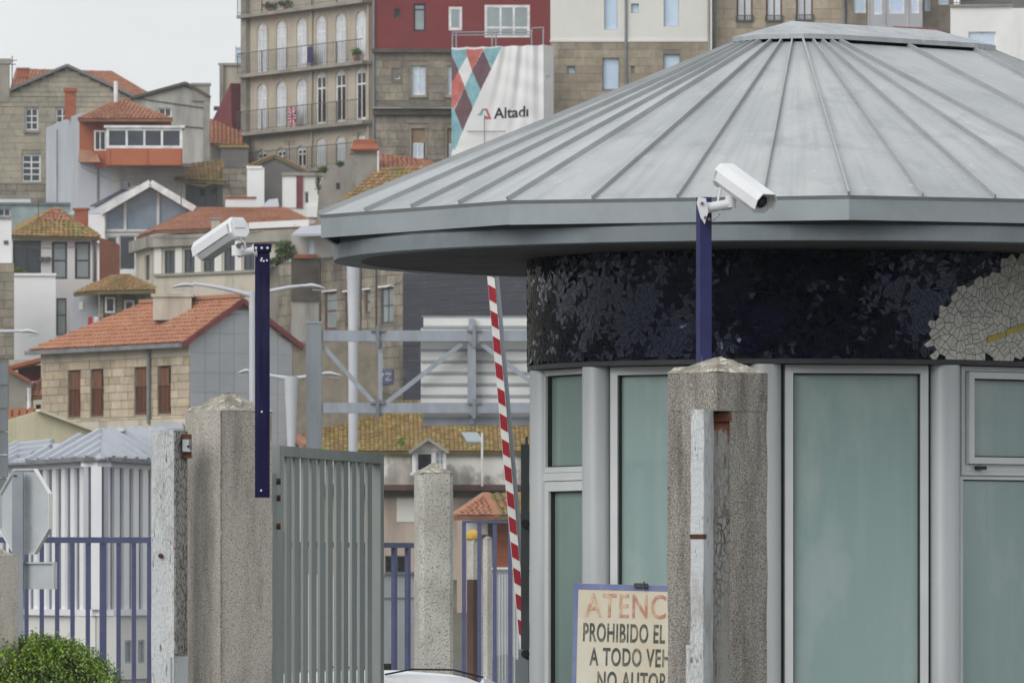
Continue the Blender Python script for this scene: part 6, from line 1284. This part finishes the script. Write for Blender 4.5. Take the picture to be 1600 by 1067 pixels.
# pale panels behind the fences
fpn = Fac.px(598, 118, 650, 119); t = thing('site_cabin', 'pale grey panelled cabin behind the middle blue fence', 'cabin', fpn.w(.2, 0, 0)); t['z0'] = 0; body(t, fpn, 897, 'panel_grey', depth=2.4); strip(t, fpn, 597, 651, 893, 898, .05, 'gutter', 'roof_edge'); strip(t, fpn, 598, 650, 933, 935, .02, 'gutter', 'joint'); strip(t, fpn, 598, 617, 1036, 1056, .04, 'pane_dark', 'vent')
fpn = Fac.px(751, 112, 845, 112); t = thing('sheet_hoarding', 'grey ribbed sheet hoarding behind the right-hand blue fence', 'hoarding', fpn.w(.4, 0, 0)); zt_ = zat(894, 112)
mb = MB(); n = 40
for k in range(n): ua, ub = fpn.W*k/n, fpn.W*(k+1)/n; fpn.box(mb, ua, ub-.004, (.03 if k % 2 else 0), .06, 0, zt_)
mb.build('ribbed_sheet', M['panel_grey'], t); mb = MB(); fpn.box(mb, -.02, fpn.W+.02, -.03, .08, zt_+.001, zt_+.05); mb.build('top_rail', M['gutter'], t)
t = thing('parked_van', 'white van roof just showing above the grey hoarding', 'van', P(780, 1000, 125)); mb = MB(); xa, xb = (764-CX)/F*125, (845-CX)/F*125
mb.loft([[(xa+k, y, z) for y, z in ((125, .3), (125, zat(890, 125)-.1), (125.1, zat(886, 125)), (126.6, zat(886, 125)), (126.7, zat(890, 125)-.1), (126.7, .3))] for k in (0, (xb-xa)*.5, xb-xa)]); mb.build('body', M['car_white'], t)
for k in (.3, .75):
    mb = MB(); mb.tube([(xa+(xb-xa)*k, 124.98, .32), (xa+(xb-xa)*k, 125.2, .32)], .32, 16); mb.build('wheel', M['rubber'], t)
# Z: pavilion of white slats with folded grey roof
YZ = 140; t = thing('slatted_pavilion', 'pavilion of white upright slats under a folded grey metal roof', 'pavilion', P(150, 1100, YZ)*1); t.location.z = 0; ORG[t.name].z = 0
zl = Fac.px(-60, 149, 150, YZ); zr2 = Fac.px(150, YZ, 330, 147.5); zsb, zst, zev = zat(952, YZ), zat(729, YZ), zat(714, YZ)
for f_, xs_, sw_ in ((zl, [-60+14.4*k for k in range(14)], 7.5), (zr2, [168+14.9*k for k in range(10)], 7.5)):
    for x in xs_:
        u = f_.uz(x, 0)[0]; mb = MB(); wv = sw_*YZ/F/max(.25, f_.U.x); mb.m = []; f_.box(mb, u-wv/2, u+wv/2, .0, .05, zsb+.002, zst-.002); mb.build('slat', M['slat_white'], t)
    mb = MB(); f_.box(mb, 0, f_.W, -.03, .3, zst, zst+.1); mb.build('top_beam', M['slat_white'], t); mb = MB(); f_.box(mb, 0, f_.W, -.08, .35, zsb-.12, zsb); mb.build('bottom_beam', M['slat_white'], t)
    mb = MB(); f_.box(mb, 0.01, f_.W-.01, .16, .25, zsb, zst+.05); mb.build('inner_wall', M['side_grey'], t)
    mb = MB(); f_.box(mb, -.05, f_.W+.05, -.25, .5, zst+.101, zev+.0); mb.build('eave_fascia', M['gutter'], t)
    r_ = []
    for k in range(9): u0 = f_.W*(k+.25)/9; r_.append((u0, u0+f_.W*.055, .3, zsb-.6))
    facade(t, f_, 0.02, f_.W-.02, 0, zsb-.125, r_, M['plaster_cream'], 'base_wall', .4, rec=.1, d=.02); wins(t, f_, r_, 'grey_frame', 'pane_grey', 1, fw=.04, d=.02, rec=.08)
mb = MB(); c = zl.w(zl.W, 0, 0); mb.box(c.x-.09, c.x+.11, c.y-.1, c.y+.25, zsb, zst-.001); mb.build('corner_post', M['slat_white'], t)
def rib_roof(pts, name='roof_plane', sp=.66):   # sheet of standing ribs at right angles to the eave (first two points)
    pts = [Vector(p) for p in pts]; a, b = pts[0], pts[1]; o = panel(t, pts, .05, 'metal_roof', name)
    nr = Vector()
    for i in range(len(pts)): nr += pts[i].cross(pts[(i+1) % len(pts)])
    nr.normalize(); nr = nr if nr.z > 0 else -nr
    ex = (b-a).normalized(); ey = nr.cross(ex).normalized(); ey = ey if (pts[2]-a).dot(ey) > 0 else -ey
    pl2 = [((p-a).dot(ex), (p-a).dot(ey)) for p in pts]; x0, x1 = min(p[0] for p in pl2), max(p[0] for p in pl2); k = 0; n = max(3, int((x1-x0)/sp))
    for k in range(1, n):
        x = x0+(x1-x0)*k/n; ys_ = []
        for i in range(len(pl2)):
            (xa, ya), (xb, yb) = pl2[i], pl2[(i+1) % len(pl2)]
            if (xa-x)*(xb-x) < 0: ys_.append(ya+(yb-ya)*(x-xa)/(xb-xa))
        if len(ys_) < 2 or max(ys_)-min(ys_) < .05: continue
        p, q = a+ex*x+ey*min(ys_)+nr*.03, a+ex*x+ey*max(ys_)+nr*.03; mb = MB(); mb.bar(p, q, .2, .1, nr); mb.build('roof_rib', M['metal_roof'], o)
ap_ = P(158, 670, 142.9); cor = P(157, 716, YZ-.4)
lf = zl.w(zl.uz(48, 0)[0], -.3, cor.z); rf = zr2.w(zr2.uz(268, 0)[0], -.3, cor.z)
rib_roof([lf, cor, ap_]); rib_roof([cor, rf, P(262, 672, 147.5), ap_])
l2 = zl.w(zl.uz(-60, 0)[0], -.3, cor.z); rib_roof([l2, lf, P(30, 690, 147.5)]); rib_roof([lf, P(98, 693, 146), P(30, 690, 147.5)], 'roof_plane')
rib_roof([P(178, 713, 141.2), P(330, 713, 146.5), P(318, 682, 147), P(244, 686, 144.5)])
mb = MB(); p = P(181, 673, 143.8); mb.box(p.x-.16, p.x+.16, p.y, p.y+.2, p.z-.01, p.z+.05); mb.build('roof_vent', M['white_frame'], t)
# ------------------------------------------------------------------ sign gantry
YG = 164; X = lambda p: (p-CX)/F*YG
t = thing('sign_gantry', 'galvanised steel road sign gantry truss seen from behind', 'gantry', P(491, 1200, YG)); t.location.z = 0; ORG[t.name].z = 0
mb = MB(); mb.box(X(478.5), X(502.5), YG, YG+.36, 0, zat(505, YG)); mb.build('upright', M['galv_dark'], t); mb = MB(); mb.box(X(477.5), X(503.5), YG-.02, YG+.38, zat(505, YG)+.001, zat(502.5, YG)); mb.build('upright_cap', M['galv'], t)
for yt, yb in ((516, 533), (629, 645)):
    mb = MB(); mb.box(X(503), X(900), YG+.05, YG+.3, zat(yb, YG), zat(yt, YG)); mb.build('beam', M['galv'], t)
    for x in (590, 741):
        mb = MB(); mb.box(X(x-2.6), X(x+2.6), YG-.04, YG+.04, zat(yb+9, YG), zat(yt-7, YG)); fl_o = mb.build('flange', M['galv_dark'], t)
        mb = MB(); mb.box(X(x-11), X(x+11), YG-.02, YG+.045, zat(yt+2, YG), zat(yt-1.5, YG)); mb.slab([P(x-10, yb+.5, YG+.02), P(x+10, yb+.5, YG+.02), P(x, yb+9, YG+.02)], .06); mb.build('gusset', M['galv_dark'], fl_o)
for x, wv in ((594, 6.5), (737, 13)): mb = MB(); mb.box(X(x-wv/2), X(x+wv/2), YG+.1, YG+.22, zat(628.5, YG), zat(533.5, YG)); mb.build('truss_post', M['galv'], t)
for a, b in (((505, 541), (584, 629)), ((604, 629), (722, 537)), ((752, 537), (870, 628))): mb = MB(); mb.bar(P(*a, YG+.16), P(*b, YG+.16), .1, .1, (0, 1, 0)); mb.build('diagonal', M['galv'], t)
t2 = thing('road_sign', 'back of a large white ribbed road sign carried by the gantry', 'road sign', P(760, 655, YG+.5)); x0, x1 = X(657), X(905)
for k in range(9):
    y0, y1 = 494+k*18, 494+(k+1)*18-1; mb = MB(); xa = x0+(.06 if k in (0, 8) else 0); mb.loft([[(x, YG+.5+d_, zat(y, YG)) for d_, y in ((0, y0), (0, y1-3.5), (.05, y1), (.08, y1), (.08, y0))] for x in (xa, x1)]); mb.build('sign_plank', M['sign_white'], t2)
for k in range(10): y = 494+k*18; mb = MB(); mb.box(x0+.02, x1, YG+.47, YG+.56, zat(y-.2, YG), zat(y-1.6, YG)); mb.build('rib', M['galv'], t2)
mb = MB(); mb.box(x0+.05, x1, YG+.4, YG+.5, zat(664, YG), zat(651, YG)); mb.build('lower_rail', M['galv'], t2)
for x in (737,): mb = MB(); mb.box(X(x-4.5), X(x+4.5), YG+.36, YG+.47, zat(662, YG), zat(497, YG)); mb.build('bracket', M['galv'], t2)
# ------------------------------------------------------------------ street lamps
def lamp(label, Y, poleL, poleR, ytop, arms, taper=None):
    t = thing('street_lamp', label, 'street lamp', P((poleL+poleR)/2, 1200, Y), 'pale street lamps along the road'); t.location.z = 0; ORG[t.name].z = 0
    c, r = ((poleL+poleR)/2-CX)/F*Y, (poleR-poleL)/2/F*Y; zt = zat(ytop, Y); pr = taper or [(0, 1.0), (1, 1.0)]
    mb = MB(); mb.tube([(c, Y, .0+zt*a) for a, b in pr], [r*b for a, b in pr], 14); mb.build('pole', M['lamp_pale'], t, smooth=True)
    for pts, (hx0, hx1, hy) in arms:
        if pts: mb = MB(); mb.tube([P(x, y, Y) for x, y in pts], [.07]+[.048]*(len(pts)-2)+[.035], 10); mb.build('arm', M['lamp_pale'], t, smooth=True)
        s_ = 1 if hx1 > hx0 else -1; L_ = abs(hx1-hx0)/F*Y; o = P(hx0, hy, Y); mb = MB(); rr_ = []
        for k, (hw, hh) in ((0, (.05, .035)), (.25, (.09, .05)), (.45, (.12, .055)), (.8, (.11, .035)), (1, (.05, .012))):
            cx_ = o+Vector((s_*L_*k, 0, .03*math.sin(k*3)-.07*k*k)); rr_.append([cx_+Vector((0, hw*math.cos(q), hh*math.sin(q))) for q in [2*math.pi*i/10 for i in range(10)]])
        mb.loft(rr_); hd = mb.build('lamp_head', M['lamp_pale'], t, smooth=True)
        mb = MB(); mb.slab([o+Vector((s_*L_*k, y, -.075-.03*k)) for k, y in ((.4, -.09), (.9, -.07), (.9, .07), (.4, .09))], .02); mb.build('lamp_glass', M['grey_frame'], hd)
    return t
lamp('double-armed street lamp rising behind the dark navy camera post', 190, 389, 400, 455, [([(394, 462), (360, 453), (330, 447), (300, 443)], (303, 267, 446)), ([(394, 462), (425, 454), (450, 449), (476, 446)], (474, 508, 447))])
lamp('shorter double-armed street lamp with broad pole between navy post and gantry', 205, 445, 465, 588, [([(455, 592), (425, 587), (390, 582)], (393, 371, 580)), ([(455, 592), (480, 588), (503, 585)], (501, 535, 584))], [(0, .5), (.75, .62), (.93, .95), (1, 1.1)])
lamp('tall pale street lamp pole passing behind the gantry beam and up behind the eave', 185, 542, 561, 385, [], [(0, .72), (.4, .75), (.8, .76), (.93, 1), (1, 1.05)])
lamp('street lamp head reaching in from the left picture edge', 190, -64, -52, 500, [([(-58, 512), (-30, 518), (0, 518), (34, 517)], (32, 62, 518))])

# ------------------------------------------------------------------ unseen sheds added behind the camera to darken reflections
for (xa, xb, y, hgt, lab) in ((-70, -4, -62, 14, 'long dark unseen shed added to darken reflections, left'), (-3, 60, -66, 13.5, 'lower unseen shed added to darken reflections, right')):
    t = thing('reflection_shed', lab, 'shed', ((xa+xb)/2, y, 0)); mb = MB(); mb.box(xa, xb, y-18, y, 0, hgt); mb.build('wall', M['dark_stone'], t)
    mb = MB(); mb.slab([(xa-.5, y+.6, hgt), (xb+.5, y+.6, hgt), (xb+.5, y-9, hgt+2.2), (xa-.5, y-9, hgt+2.2)], .2); mb.slab([(xa-.5, y-18.6, hgt), (xb+.5, y-18.6, hgt), (xb+.5, y-9, hgt+2.2), (xa-.5, y-9, hgt+2.2)], .2); mb.build('roof', M['gutter'], t)
    for k in range(int((xb-xa)/9)): mb = MB(); x = xa+3+k*9; mb.box(x, x+4, y-.1, y+.06, .02, 4.4); mb.build('door', M['dark_panel'], t)

# aerials and overhead cables
for px, yb, Y, hpx, hs in ((283, 326, 308, 42, 'curved_corner_house'), (60, 348, 290, 34, 'white_house'), (452, 250, 320, 30, 'dark_gable_house'), (560, 236, 301.8, 30, 'stucco_house'), (208, 460, 233, 0, ''), (255, 286, 320, 30, 'mossy_roof_house')):
    if not hs: continue
    t = bpy.data.objects[hs]; mb = MB(); a, b = P(px, yb, Y), P(px, yb-hpx, Y); mb.tube([a, b], .022, 6)
    for k, wd in ((.98, .55), (.9, .45), (.8, .5)):
        c = a.lerp(b, k); mb.tube([c-Vector((wd/2, .1, 0)), c+Vector((wd/2, -.1, 0))], .014, 5)
    mb.build('aerial', M['iron'], t)
for (a, b, sag, lab) in ((P(128, 262, 317), P(262, 292, 316), .25, 'thin black cable sagging below the orange house bay'), (P(20, 384, 286), P(152, 380, 286.5), .15, 'thin black cable strung along the white house front'), (P(240, 372, 303), P(410, 362, 299), .12, 'thin cable along the parapet of the curved corner house'), (P(590, 160, 344), P(700, 164, 343.6), .2, 'thin black cable across the stained granite house'), (P(448, 470, 290), P(628, 440, 281), .3, 'thin black cable across the weathered stone house')):
    t = thing('overhead_cable', lab, 'cable', a); mb = MB(); mb.tube([a.lerp(b, k/12)-Vector((0, .05, sag*4*(k/12)*(1-k/12))) for k in range(13)], .018, 5); mb.build('wire', M['iron'], t)
# thin air between here and the hill
mb = MB(); mb.box(-420, 420, -120, 800, -1.2, 60); hz_ = mb.build('haze', [], None); hz_['kind'] = 'stuff'
m = bpy.data.materials.new('haze'); m.use_nodes = True; N = m.node_tree.nodes; N.clear(); o = N.new('ShaderNodeOutputMaterial'); v = N.new('ShaderNodeVolumePrincipled'); v.inputs['Color'].default_value = (.86, .9, .94, 1); v.inputs['Density'].default_value = .00026; v.inputs['Anisotropy'].default_value = .2
m.node_tree.links.new(v.outputs[0], o.inputs['Volume']); hz_.data.materials.clear(); hz_.data.materials.append(m); M['haze'] = m

GROUPS = {'gate_pillar': 'concrete gate pillars', 'fence_pillar': 'small fence pillars', 'camera_post': 'blue camera posts', 'security_camera': 'white security cameras', 'blue_fence': 'blue bar fences', 'washing': 'washing hung out on the hillside houses', 'potted_plant': 'balcony plants', 'overhead_cable': 'cables on the hillside houses', 'wall_shrub': 'shrubs on the terrace wall', 'ivy': 'ivy on the stucco wall', 'reflection_shed': 'unseen sheds added for reflections'}
for o in bpy.data.objects:
    b = o.name.split('.')[0]
    if o.parent is None and b in GROUPS: o['group'] = GROUPS[b]
